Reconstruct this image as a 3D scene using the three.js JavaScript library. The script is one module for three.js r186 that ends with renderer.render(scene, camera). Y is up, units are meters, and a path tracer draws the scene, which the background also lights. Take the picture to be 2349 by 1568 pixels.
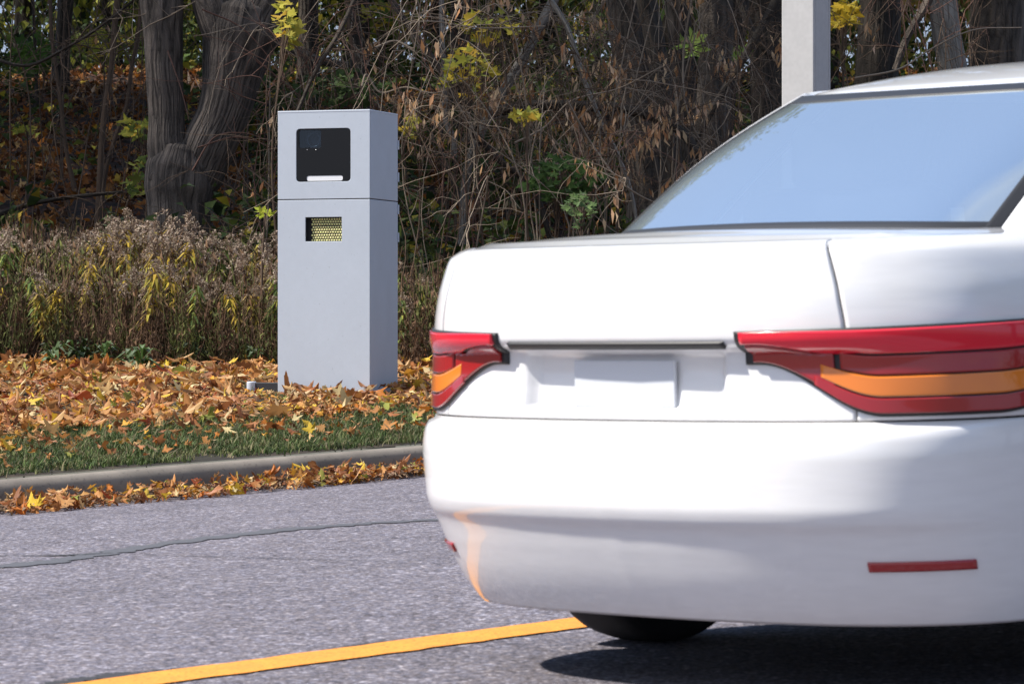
import * as THREE from 'three';
import { RoundedBoxGeometry } from 'three/addons/geometries/RoundedBoxGeometry.js';
import { mergeGeometries } from 'three/addons/utils/BufferGeometryUtils.js';

// ---------------------------------------------------------------- camera, sky, sun, exposure
const scene = new THREE.Scene();
const EYE = 1.02, FOC = 9000, CX = 1174.5, HY = 817;      // lens measured on the photograph (long lens, level, knee-high)
const camera = new THREE.PerspectiveCamera(2 * Math.atan(784 / FOC) * 180 / Math.PI, 1024 / 683, 0.1, 4000);
camera.position.set(0, EYE, 0);
camera.lookAt(0, EYE + (HY - 784) / FOC * 100, -100);
camera.focus = 21; camera.userData.fStop = 16;
scene.add(camera);

const renderer = new THREE.WebGLRenderer({ antialias: true });
renderer.setSize(1024, 683);
renderer.toneMapping = THREE.LinearToneMapping;
renderer.toneMappingExposure = 1.7;
renderer.shadowMap.enabled = true;

const SUN_EL = 49 * Math.PI / 180;
const sunDir = new THREE.Vector3(-0.998 * Math.cos(SUN_EL), Math.sin(SUN_EL), 0.08 * Math.cos(SUN_EL)).normalize();
const sun = new THREE.DirectionalLight(new THREE.Color(1.0, 0.94, 0.85), 4.4);
sun.position.copy(sunDir).multiplyScalar(60).add(new THREE.Vector3(0, 0, -20));
sun.target.position.set(0, 0, -20);
sun.castShadow = true; sun.shadow.radius = 4;
sun.shadow.mapSize.set(4096, 4096);
Object.assign(sun.shadow.camera, { left: -30, right: 30, top: 30, bottom: -30, near: 1, far: 160 });
scene.add(sun, sun.target);

// seeded random numbers and noise
function rng(seed) { let a = seed >>> 0; return () => { a = (a + 0x6D2B79F5) | 0; let t = Math.imul(a ^ (a >>> 15), 1 | a); t = (t + Math.imul(t ^ (t >>> 7), 61 | t)) ^ t; return ((t ^ (t >>> 14)) >>> 0) / 4294967296; }; }
const hash = (x, y, z) => { let h = Math.imul(x, 374761393) ^ Math.imul(y, 668265263) ^ Math.imul(z, 2147483647 ^ 0x5bd1e995); h = Math.imul(h ^ (h >>> 13), 1274126177); return ((h ^ (h >>> 16)) >>> 0) / 4294967296; };
const sm = (t) => t * t * (3 - 2 * t);
function vnoise(x, y, z = 0) {
  const X = Math.floor(x), Y = Math.floor(y), Z = Math.floor(z), a = sm(x - X), b = sm(y - Y), c = sm(z - Z);
  const L = (p, q, k) => p + (q - p) * k;
  const f = (k) => L(L(hash(X, Y, Z + k), hash(X + 1, Y, Z + k), a), L(hash(X, Y + 1, Z + k), hash(X + 1, Y + 1, Z + k), a), b);
  return L(f(0), f(1), c);
}
function fbm(x, y, z = 0, o = 4) { let s = 0, a = 0.5, n = 0; for (let i = 0; i < o; i++) { s += a * vnoise(x, y, z); n += a; a *= 0.5; x = x * 2.03 + 17.1; y = y * 2.03 + 5.3; z = z * 2.03 + 9.7; } return s / n; }
const clamp = (x, a, b) => Math.min(b, Math.max(a, x));
const lerp = (a, b, k) => a + (b - a) * k;
const ss = (a, b, x) => sm(clamp((x - a) / (b - a), 0, 1));
const V = (x, y, z) => new THREE.Vector3(x, y, z);

{ // the sky: blue with scattered soft white clouds, the same all round
  const w = 1024, h = 512, d = new Float32Array(w * h * 4);
  for (let j = 0; j < h; j++) for (let i = 0; i < w; i++) {
    const el = ((j + 0.5) / h - 0.5) * Math.PI, az = ((i + 0.5) / w - 0.5) * 2 * Math.PI;
    const y = Math.sin(el), x = Math.cos(el) * Math.cos(az), z = Math.cos(el) * Math.sin(az), k = (j * w + i) * 4;
    let c;
    if (y <= 0) c = [0.34, 0.35, 0.36];
    else {
      const m = Math.pow(1 - y, 3.2), base = [lerp(0.24, 0.66, m), lerp(0.44, 0.78, m), lerp(0.86, 0.98, m)];
      const s = 1.5 / (y + 0.25), n = fbm(x * s + 3.1, z * s + 1.7, 0.4, 5);
      const cl = ss(0.44, 0.68, n) * ss(0.02, 0.2, y) * 0.85, wh = 0.95;
      c = base.map((b, q) => lerp(b, [wh, wh * 0.985, wh * 0.97][q], cl));
      const g = x * sunDir.x + y * sunDir.y + z * sunDir.z;
      const au = 0.5 * Math.pow(Math.max(0, g), 24), br = 0.7 + 0.6 * ((1 + g) / 2) ** 2;   // clear air is brighter towards the sun
      c = [c[0] * br + au, c[1] * br + au * 0.95, c[2] * br + au * 0.88];
    }
    d[k] = c[0] * 0.52; d[k + 1] = c[1] * 0.52; d[k + 2] = c[2] * 0.52; d[k + 3] = 1;
  }
  const t = new THREE.DataTexture(d, w, h, THREE.RGBAFormat, THREE.FloatType);
  t.mapping = THREE.EquirectangularReflectionMapping; t.magFilter = THREE.LinearFilter; t.minFilter = THREE.LinearFilter; t.needsUpdate = true;
  scene.background = t; scene.environment = t;
}

// ---------------------------------------------------------------- helpers
const used = new Map();
function numbered(name) { const n = used.get(name) ?? 0; used.set(name, n + 1); return n ? `${name}_${String(n).padStart(3, '0')}` : name; }
function tag(o, label, category, group, kind) {
  if (label) o.userData.label = label; if (category) o.userData.category = category;
  if (group) o.userData.group = group; if (kind) o.userData.kind = kind; return o;
}
function mesh(name, geo, mat, parent) {
  const m = new THREE.Mesh(geo, mat); m.name = parent ? name : numbered(name);
  m.castShadow = m.receiveShadow = true; (parent ?? scene).add(m); return m;
}
function thing(name, label, category, group) { const g = new THREE.Group(); g.name = numbered(name); scene.add(g); return tag(g, label, category, group); }
function struct(name, geo, mat, label) { const m = mesh(name, geo, mat); return tag(m, label, null, null, 'structure'); }
const W = (px, py, Z) => V((px - CX) / FOC * Z, EYE + (HY - py) / FOC * Z, -Z);

// mesh builder
class MB {
  constructor(col = false) { this.p = []; this.n = []; this.u = []; this.c = col ? [] : null; this.i = []; }
  v(p, u = 0, w = 0, c) { this.p.push(p.x, p.y, p.z); this.u.push(u, w); if (this.c) this.c.push(c[0], c[1], c[2]); return this.p.length / 3 - 1; }
  tri(a, b, c) { this.i.push(a, b, c); }
  quad(a, b, c, d) { this.i.push(a, b, c, a, c, d); }
  tube(pts, radii, seg = 6, c, disp) {
    const n = pts.length, uR = typeof radii === 'function' ? radii(0.4) : (radii[0] + radii[1]) / 2; let len = 0, up = V(0.13, 0.2, 0.97);
    const rings = [];
    for (let k = 0; k < n; k++) {
      const t = pts[Math.min(k + 1, n - 1)].clone().sub(pts[Math.max(k - 1, 0)]).normalize();
      if (k) len += pts[k].distanceTo(pts[k - 1]);
      const e1 = up.clone().sub(t.clone().multiplyScalar(up.dot(t))).normalize(), e2 = t.clone().cross(e1); up = e1;
      const r0 = typeof radii === 'function' ? radii(k / (n - 1)) : lerp(radii[0], radii[1], k / (n - 1)), ring = [];
      for (let j = 0; j <= seg; j++) {
        const a = j / seg * Math.PI * 2; let r = r0; const ca = Math.cos(a), sa = Math.sin(a);
        if (disp) r += disp(ca, sa, len, r0, pts[k]);
        ring.push(this.v(pts[k].clone().addScaledVector(e1, ca * r).addScaledVector(e2, sa * r), j / seg * uR * 6.283, len, c));
      }
      rings.push(ring);
    }
    for (let k = 0; k < n - 1; k++) for (let j = 0; j < seg; j++) this.quad(rings[k][j], rings[k][j + 1], rings[k + 1][j + 1], rings[k + 1][j]);
    const top = this.v(pts[n - 1], 0, len, c), R = rings[n - 1]; for (let j = 0; j < seg; j++) this.tri(R[j], R[j + 1], top);
  }
  grid(nu, nv, f, flip = false, col) { // f(a,b) -> [Vector3,u,v,c]
    const id = [];
    for (let i = 0; i <= nu; i++) { const r = []; for (let j = 0; j <= nv; j++) { const [p, a, b, c] = f(i / nu, j / nv); r.push(this.v(p, a ?? 0, b ?? 0, c)); } id.push(r); }
    for (let i = 0; i < nu; i++) for (let j = 0; j < nv; j++) flip ? this.quad(id[i][j], id[i][j + 1], id[i + 1][j + 1], id[i + 1][j]) : this.quad(id[i][j], id[i + 1][j], id[i + 1][j + 1], id[i][j + 1]);
  }
  leaf(p, dir, nor, l, w, c, bend = 0.25) { // small pointed leaf, four faces with a fold
    const side = dir.clone().cross(nor).normalize(), n = nor.clone().normalize();
    const a = this.v(p, 0, 0, c), m = p.clone().addScaledVector(dir, l * 0.5).addScaledVector(n, bend * l * 0.3);
    const mi = this.v(m, 0.5, 0.5, c), L = this.v(m.clone().addScaledVector(side, w * 0.5).addScaledVector(n, w * 0.18), 0, 0.5, c), R = this.v(m.clone().addScaledVector(side, -w * 0.5).addScaledVector(n, w * 0.18), 1, 0.5, c);
    const t = this.v(p.clone().addScaledVector(dir, l).addScaledVector(n, -bend * l * 0.25), 0.5, 1, c);
    this.tri(a, L, mi); this.tri(a, mi, R); this.tri(L, t, mi); this.tri(mi, t, R);
  }
  geo() {
    const g = new THREE.BufferGeometry();
    g.setAttribute('position', new THREE.Float32BufferAttribute(this.p, 3)); g.setAttribute('uv', new THREE.Float32BufferAttribute(this.u, 2));
    if (this.c) g.setAttribute('color', new THREE.Float32BufferAttribute(this.c, 3));
    g.setIndex(this.i); g.computeVertexNormals(); return g;
  }
}
const sphereDir = (R) => { const z = R() * 2 - 1, a = R() * 6.283, s = Math.sqrt(1 - z * z); return V(s * Math.cos(a), z, s * Math.sin(a)); };

// textures
function tex(w, h, f, srgb = true) {
  const d = new Uint8Array(w * h * 4);
  for (let j = 0; j < h; j++) for (let i = 0; i < w; i++) { const c = f(i / w, j / h, i, j), k = (j * w + i) * 4; for (let q = 0; q < 3; q++) d[k + q] = clamp(Math.round((c.length ? c[q] : c) * 255), 0, 255); d[k + 3] = 255; }
  const t = new THREE.DataTexture(d, w, h); t.wrapS = t.wrapT = THREE.RepeatWrapping; t.magFilter = THREE.LinearFilter; t.minFilter = THREE.LinearMipmapLinearFilter; t.generateMipmaps = true;
  if (srgb) t.colorSpace = THREE.SRGBColorSpace; t.needsUpdate = true; return t;
}
// tiling noise on a torus-like lattice
function tnoise(u, v, n, m = n, s = 0) {
  const x = u * n, y = v * m, X = Math.floor(x), Y = Math.floor(y), a = sm(x - X), b = sm(y - Y), H = (i, j) => hash(((i % n) + n) % n, ((j % m) + m) % m, s);
  return lerp(lerp(H(X, Y), H(X + 1, Y), a), lerp(H(X, Y + 1), H(X + 1, Y + 1), a), b);
}
const std = (o) => new THREE.MeshStandardMaterial(o);
const phys = (o) => new THREE.MeshPhysicalMaterial(o);
const lin = (r, g, b) => new THREE.Color().setRGB(r, g, b);
const rep = (t, x, y) => { t.repeat.set(x, y); return t; };

// ---------------------------------------------------------------- the lie of the land: t runs along the road, q across it
const FX = 0.703, FZ = 0.711;                      // road direction in (x, depth)
const tq = (x, Z) => [FX * x + FZ * Z, -FZ * x + FX * Z];
const posT = (t, q) => [FX * t - FZ * q, FZ * t + FX * q];   // -> x, depth
const YELLOW = 7.14, EDGE = 12.9, KERB = 13.3, KERB_W = 0.16, NEAR = 1.6;
const grade = (t) => 0.0424 * clamp(t, -40, 90);
function cross(q) {
  if (q < NEAR) return 0.05;
  if (q < KERB) return -0.07 * ((q - YELLOW) / 5.75) ** 2;
  if (q < KERB + KERB_W) return 0.052;
  let c = 0.055, a = KERB + KERB_W;
  for (const [to, s] of [[15.5, 0.075], [17.4, 0.062], [19, 0.1], [33, 0.175], [90, 0.03]]) { if (q <= to) return c + (q - a) * s; c += (to - a) * s; a = to; }
  return c;
}
function rough(x, Z, q) {
  if (q < KERB + KERB_W + 0.02) return 0;
  const k = ss(13.5, 14.2, q);
  return k * (0.05 * (fbm(x * 0.9 + 7, Z * 0.9, 1, 3) - 0.5) + ss(17, 21, q) * 0.55 * (fbm(x * 0.33 + 2, Z * 0.33 + 4, 2, 4) - 0.5));
}
const gy = (x, Z) => { const [t, q] = tq(x, Z); return grade(t) + cross(q) + rough(x, Z, q); };
function onGround(px, py, Z0 = 5, Z1 = 60) { // the point of the ground that a sight line meets
  let last = Z0; for (let Z = Z0; Z < Z1; Z += 0.1) { const p = W(px, py, Z); if (p.y <= gy(p.x, Z)) { let a = last, b = Z; for (let k = 0; k < 20; k++) { const m = (a + b) / 2, r = W(px, py, m); r.y <= gy(r.x, m) ? (b = m) : (a = m); } return W(px, py, b); } last = Z; }
  return W(px, py, Z1);
}
const gAt = (px, Z) => { const x = (px - CX) / FOC * Z; return V(x, gy(x, Z), -Z); };
function sheet(t0, t1, q0, q1, nt, nq, lift = 0, col, tmap = (k) => k, qmap = (k) => k, qTop = 1e9) {
  const m = new MB(!!col);
  m.grid(nt, nq, (a, b) => { const t = lerp(t0, t1, tmap(a)), q = lerp(q0, q1, qmap(b)), [x, Z] = posT(t, q); const [xh, Zh] = q > qTop ? posT(t, qTop) : [x, Z]; return [V(x, gy(xh, Zh) + lift, -Z), t, q, col && col(t, q)]; }, true);
  return m.geo();
}

// ---------------------------------------------------------------- ground materials
const asphaltMap = tex(1024, 1024, (u, v, i, j) => {
  const g = hash(i >> 1, j >> 1, 5), g2 = tnoise(u, v, 256, 256, 3), g3 = tnoise(u, v, 128, 128, 9);
  let c = 0.388 + 0.05 * (tnoise(u, v, 16, 16, 1) - 0.5) + 0.24 * (g2 - 0.5) + 0.10 * (g3 - 0.5) + 0.2 * (g - 0.5);
  if (g2 > 0.82) c += 0.10; if (g3 > 0.86) c += 0.12; if (g3 < 0.14) c -= 0.08;
  const wm = tnoise(u, v, 180, 180, 22) - 0.5;
  return [c + 0.03 * wm + 0.012, c - 0.004, c + 0.024 - 0.05 * wm];
});
asphaltMap.repeat.set(1 / 2.1, 1 / 2.1);
const asphaltBump = tex(512, 512, (u, v, i, j) => 0.5 + 0.5 * (tnoise(u, v, 128, 128, 3) - 0.5) + 0.3 * (tnoise(u, v, 64, 64, 8) - 0.5), false);
asphaltBump.repeat.set(1 / 1.05, 1 / 1.05);
const M = {};
M.asphalt = std({ map: asphaltMap, bumpMap: asphaltBump, bumpScale: 0.004, roughness: 0.88, vertexColors: true });
M.crack = std({ color: lin(0.032, 0.033, 0.038), roughness: 0.95 });
M.tar = std({ color: lin(0.085, 0.087, 0.10), roughness: 0.85, bumpMap: asphaltBump, bumpScale: 0.002 });
const concreteMap = tex(512, 512, (u, v) => { const n = tnoise(u, v, 8, 8, 1) * 0.5 + tnoise(u, v, 32, 32, 2) * 0.3 + tnoise(u, v, 128, 128, 3) * 0.2; let c = 0.44 + 0.09 * (n - 0.5) + 0.06 * (tnoise(u, v, 4, 3, 11) - 0.5); if (tnoise(u, v, 90, 90, 4) > 0.86) c -= 0.06; return [c * 1.07, c, c * 0.92]; });
M.concrete = std({ map: concreteMap, bumpMap: concreteMap, bumpScale: 0.0008, roughness: 0.92 });
const soilMap = tex(512, 512, (u, v) => { const n = tnoise(u, v, 12, 12, 1) * 0.4 + tnoise(u, v, 60, 60, 2) * 0.35 + tnoise(u, v, 160, 160, 3) * 0.25, g = tnoise(u, v, 10, 10, 7); const c = 0.05 + 0.24 * n; return [c * 1.04, c * lerp(0.84, 0.95, g), c * 0.66]; });
M.soil = std({ map: rep(soilMap.clone(), 1 / 1.6, 1 / 1.6), bumpMap: rep(soilMap.clone(), 1 / 1.6, 1 / 1.6), bumpScale: 0.03, roughness: 1 });
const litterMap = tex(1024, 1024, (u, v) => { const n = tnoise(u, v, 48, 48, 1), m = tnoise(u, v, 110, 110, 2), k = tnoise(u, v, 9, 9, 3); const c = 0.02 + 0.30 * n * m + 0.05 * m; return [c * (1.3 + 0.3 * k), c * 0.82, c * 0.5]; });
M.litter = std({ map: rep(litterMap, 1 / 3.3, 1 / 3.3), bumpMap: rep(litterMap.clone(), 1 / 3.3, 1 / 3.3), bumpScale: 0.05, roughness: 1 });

// ---------------------------------------------------------------- ground, road, kerb, verge, hillside
{
  const far = new THREE.CircleGeometry(3000, 48); far.rotateX(-Math.PI / 2); far.translate(0, -2.6, -500);
  struct('ground', far, std({ color: lin(0.09, 0.085, 0.06), roughness: 1 }), 'distant open ground beyond the road');
  const rc = (t, q) => { const n = fbm(t * 0.35, q * 0.9, 3, 4), s = fbm(t * 1.7 + 9, q * 2.2, 6, 3), v = 0.90 + 0.22 * (n - 0.5) + 0.16 * (s - 0.5); const near = q < YELLOW ? 0.90 : 1; return [v * near * 1.0, v * near * 0.985, v * near * 1.005]; };
  struct('road', sheet(-20, 60, NEAR, KERB + 0.02, 320, 90, 0, rc, (k) => k, (k) => k, KERB - 0.01), M.asphalt, 'grey asphalt two lane road with sealed cracks');
  const nb = new MB(); nb.grid(60, 12, (a, b) => { const t = lerp(-25, 60, a), q = lerp(-14, NEAR - 0.16, b), [x, Z] = posT(t, q); return [V(x, grade(t) + 0.05, -Z), t, q]; }, true);
  struct('near_verge', nb.geo(), M.soil, 'bare strip on the near side of the road');
  const kerbGeo = (q0, dirn, t0, t1, n) => {
    const m = new MB(), prof = [[0, -0.16], [0, -0.02], [0.008, 0.065], [0.02, 0.097], [0.04, 0.117], [0.065, 0.126], [0.115, 0.128], [0.15, 0.124], [0.158, 0.112], [0.16, -0.05]];
    const L = [0]; for (let k = 1; k < prof.length; k++) L.push(L[k - 1] + Math.hypot(prof[k][0] - prof[k - 1][0], prof[k][1] - prof[k - 1][1]));
    m.grid(n, prof.length - 1, (a, b) => {
      const t = lerp(t0, t1, a), k = Math.round(b * (prof.length - 1)), w = (fbm(t * 0.8, k * 0.4, 1, 2) - 0.5) * 0.008, chip = Math.max(0, fbm(t * 3, 8, 2, 3) - 0.62) * 0.05 * (k > 1 && k < 5 ? 1 : 0);
      const q = q0 + dirn * (prof[k][0] + w + chip), [x, Z] = posT(t, q);
      return [V(x, grade(t) - 0.08 + prof[k][1] + w * 0.4 - chip * 0.6, -Z), t, L[k]];
    }, dirn > 0); return m.geo();
  };
  struct('kerb', kerbGeo(KERB, 1, -15, 55, 700), M.concrete, 'weathered concrete kerb between gutter leaves and grass');
  struct('near_kerb', kerbGeo(NEAR, -1, -15, 55, 200), M.concrete, 'concrete kerb on the near side of the road');
  struct('verge', sheet(-10, 60, KERB + KERB_W - 0.01, 18.2, 300, 60), M.soil, 'grassy roadside verge covered in fallen maple leaves');
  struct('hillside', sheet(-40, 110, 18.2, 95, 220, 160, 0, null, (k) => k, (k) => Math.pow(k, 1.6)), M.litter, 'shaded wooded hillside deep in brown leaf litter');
  // yellow line with worn edges
  const yl = new MB(); const edge = (t, s) => (fbm(t * 9, s, 1, 4) - 0.5) * 0.03 + (vnoise(t * 45, s) - 0.5) * 0.012;
  yl.grid(900, 3, (a, b) => { const t = lerp(-10, 40, a), q = YELLOW + (b - 0.5) * 0.2 + edge(t, b > 0.5 ? 3 : 11) * (b < 0.01 || b > 0.99 ? 1 : 0), [x, Z] = posT(t, q); return [V(x, gy(x, Z) + 0.004, -Z), t, q]; }, true);
  const ym = tex(512, 512, (u, v) => { const n = tnoise(u, v, 160, 160, 3), m = tnoise(u, v, 20, 20, 5); const w = n > 0.86 - 0.1 * m ? 0.8 : 1; return [0.85 * w + 0.04 * (m - 0.5), 0.555 * w + 0.05 * (m - 0.5), 0.20 * w]; }); ym.repeat.set(1, 1);
  struct('yellow_line', yl.geo(), std({ map: ym, roughness: 0.75, bumpMap: asphaltBump, bumpScale: 0.003 }), 'solid yellow painted centre line');
  const crack = (pts, w, taper = false) => {
    const P = pts.map(([a, b]) => { const g = onGround(a, b); const [t, q] = tq(g.x, -g.z); return V(t, q, 0); });
    const c = new THREE.CatmullRomCurve3(P), m = new MB(), n = 160;
    m.grid(n, 1, (a, b) => { const p = c.getPoint(a), k = (b - 0.5) * w * (0.25 + 1.5 * fbm(a * 60, 1, w * 99, 4)) * (taper ? 0.35 + 0.65 * Math.sin(a * 3.0 + 0.1) : 1), q = p.y + k + (fbm(a * 30, 5, w, 3) - 0.5) * 0.05, [x, Z] = posT(p.x, q); return [V(x, gy(x, Z) + 0.003, -Z), p.x, q]; }, true);
    struct('road_crack', m.geo(), taper ? M.crack : M.tar, taper ? 'thin dark open crack in the asphalt' : 'dark tar sealed crack running along the asphalt');
  };
  crack([[-20, 1302], [120, 1288], [260, 1266], [420, 1242], [640, 1217], [860, 1200], [1060, 1190]], 0.13);
  crack([[330, 1274], [470, 1277], [640, 1281], [900, 1288]], 0.10, true);
  crack([[-20, 1275], [150, 1274], [260, 1269]], 0.09, true);
  crack([[90, 1575], [240, 1553], [380, 1541], [520, 1528]], 0.11, true);
  crack([[760, 1492], [860, 1478], [960, 1470]], 0.09, true);
}

// ---------------------------------------------------------------- leaf shapes
function mapleGeo(seed, curl, lobes = 5) {
  const R = rng(seed), pts = [];
  const dirs = lobes === 5 ? [[-128, 0.42], [-68, 0.8], [0, 1.0], [68, 0.8], [128, 0.42]] : [[-105, 0.35], [-70, 0.5], [-40, 0.62], [0, 1], [40, 0.62], [70, 0.5], [105, 0.35]];
  pts.push([0.02, -0.42]);
  dirs.slice().reverse().forEach(([d, r], k, A) => {
    const a = (90 - d) * Math.PI / 180, rr = r * (0.85 + 0.3 * R()), P = (ang, rad) => [Math.cos(ang) * rad, Math.sin(ang) * rad];
    const wv = lobes === 5 ? 0.24 : 0.13;
    pts.push(P(a - wv * 1.3, rr * 0.60)); pts.push(P(a - wv, rr * 0.74)); pts.push(P(a - wv * 0.55, rr * 0.79)); pts.push(P(a - wv * 0.42, rr * 0.86)); pts.push(P(a, rr)); pts.push(P(a + wv * 0.42, rr * 0.86)); pts.push(P(a + wv * 0.55, rr * 0.79)); pts.push(P(a + wv, rr * 0.74)); pts.push(P(a + wv * 1.3, rr * 0.60));
    if (k < A.length - 1) { const b = (a + (90 - A[k + 1][0]) * Math.PI / 180) / 2; pts.push(P(b, lobes === 5 ? 0.40 : 0.24)); }
  });
  pts.push([-0.02, -0.42]);
  const sh = pts.map(([x, y]) => new THREE.Vector2(x, y)), faces = THREE.ShapeUtils.triangulateShape(sh, []), m = new MB();
  const k1 = curl * (0.6 + 0.8 * R()), k2 = curl * (R() - 0.5) * 2, ph = R() * 6.28;
  const bend = (x, y) => V(x * (1 - 0.18 * curl * Math.abs(x)), k1 * x * x * 0.9 + k2 * y * y * 0.8 + 0.16 * curl * Math.sin(5 * x + 4 * y + ph), -y);
  const ctr = m.v(bend(0, 0)); const ids = sh.map((s) => m.v(bend(s.x, s.y), s.x, s.y));
  for (let k = 0; k < ids.length; k++) { const a = ids[k], b = ids[(k + 1) % ids.length]; m.tri(ctr, a, b); }
  void faces; return m.geo();
}
const leafGeos = [mapleGeo(1, 0.25), mapleGeo(2, 0.6), mapleGeo(3, 0.9), mapleGeo(4, 1.2), mapleGeo(5, 0.4, 7), mapleGeo(6, 1.0, 7)];
const leafCols = [[0.42, 0.185, 0.058], [0.33, 0.13, 0.040], [0.46, 0.235, 0.085], [0.52, 0.32, 0.14], [0.46, 0.155, 0.026], [0.22, 0.085, 0.032], [0.64, 0.42, 0.045], [0.60, 0.46, 0.24], [0.58, 0.29, 0.04], [0.28, 0.29, 0.06], [0.36, 0.145, 0.058], [0.36, 0.08, 0.03]];
const leafW = [0.16, 0.14, 0.15, 0.12, 0.08, 0.13, 0.08, 0.07, 0.07, 0.025, 0.08, 0.02];
const pickCol = (R, w = leafW) => { let x = R() * w.reduce((a, b) => a + b); for (let k = 0; k < w.length; k++) { x -= w[k]; if (x <= 0) return k; } return 0; };
const leafMat = (o = {}) => phys({ roughness: 0.95, transmission: 0.32, thickness: 0, side: THREE.DoubleSide, specularIntensity: 0.4, ...o });
M.leafInst = leafMat({ color: 0xffffff });
M.leafV = leafMat({ vertexColors: true });
M.dryV = std({ vertexColors: true, roughness: 1, side: THREE.DoubleSide });
function scatter(name, parent, geos, list, mat) { // list of {p, s, q(quaternion), c}
  const by = geos.map(() => []); list.forEach((e) => by[e.g].push(e));
  const mtx = new THREE.Matrix4(), col = new THREE.Color();
  by.forEach((L, g) => {
    if (!L.length) return;
    const im = new THREE.InstancedMesh(geos[g], mat, L.length); im.name = parent ? name : numbered(name); im.castShadow = im.receiveShadow = true;
    L.forEach((e, k) => { mtx.compose(e.p, e.q, V(e.s, e.s, e.s)); im.setMatrixAt(k, mtx); col.setRGB(...e.c); im.setColorAt(k, col); });
    tag(im, null, null, null, 'stuff'); (parent ?? scene).add(im);
  });
}
const randQ = (R, tilt) => new THREE.Quaternion().setFromEuler(new THREE.Euler((R() - 0.5) * 2 * tilt, R() * 6.283, (R() - 0.5) * 2 * tilt, 'YXZ'));
const jit = (c, R, a = 0.25) => { const k = 1 + (R() - 0.5) * 2 * a; return [c[0] * k, c[1] * k * (1 + (R() - 0.5) * 0.12), c[2] * k]; };

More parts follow.
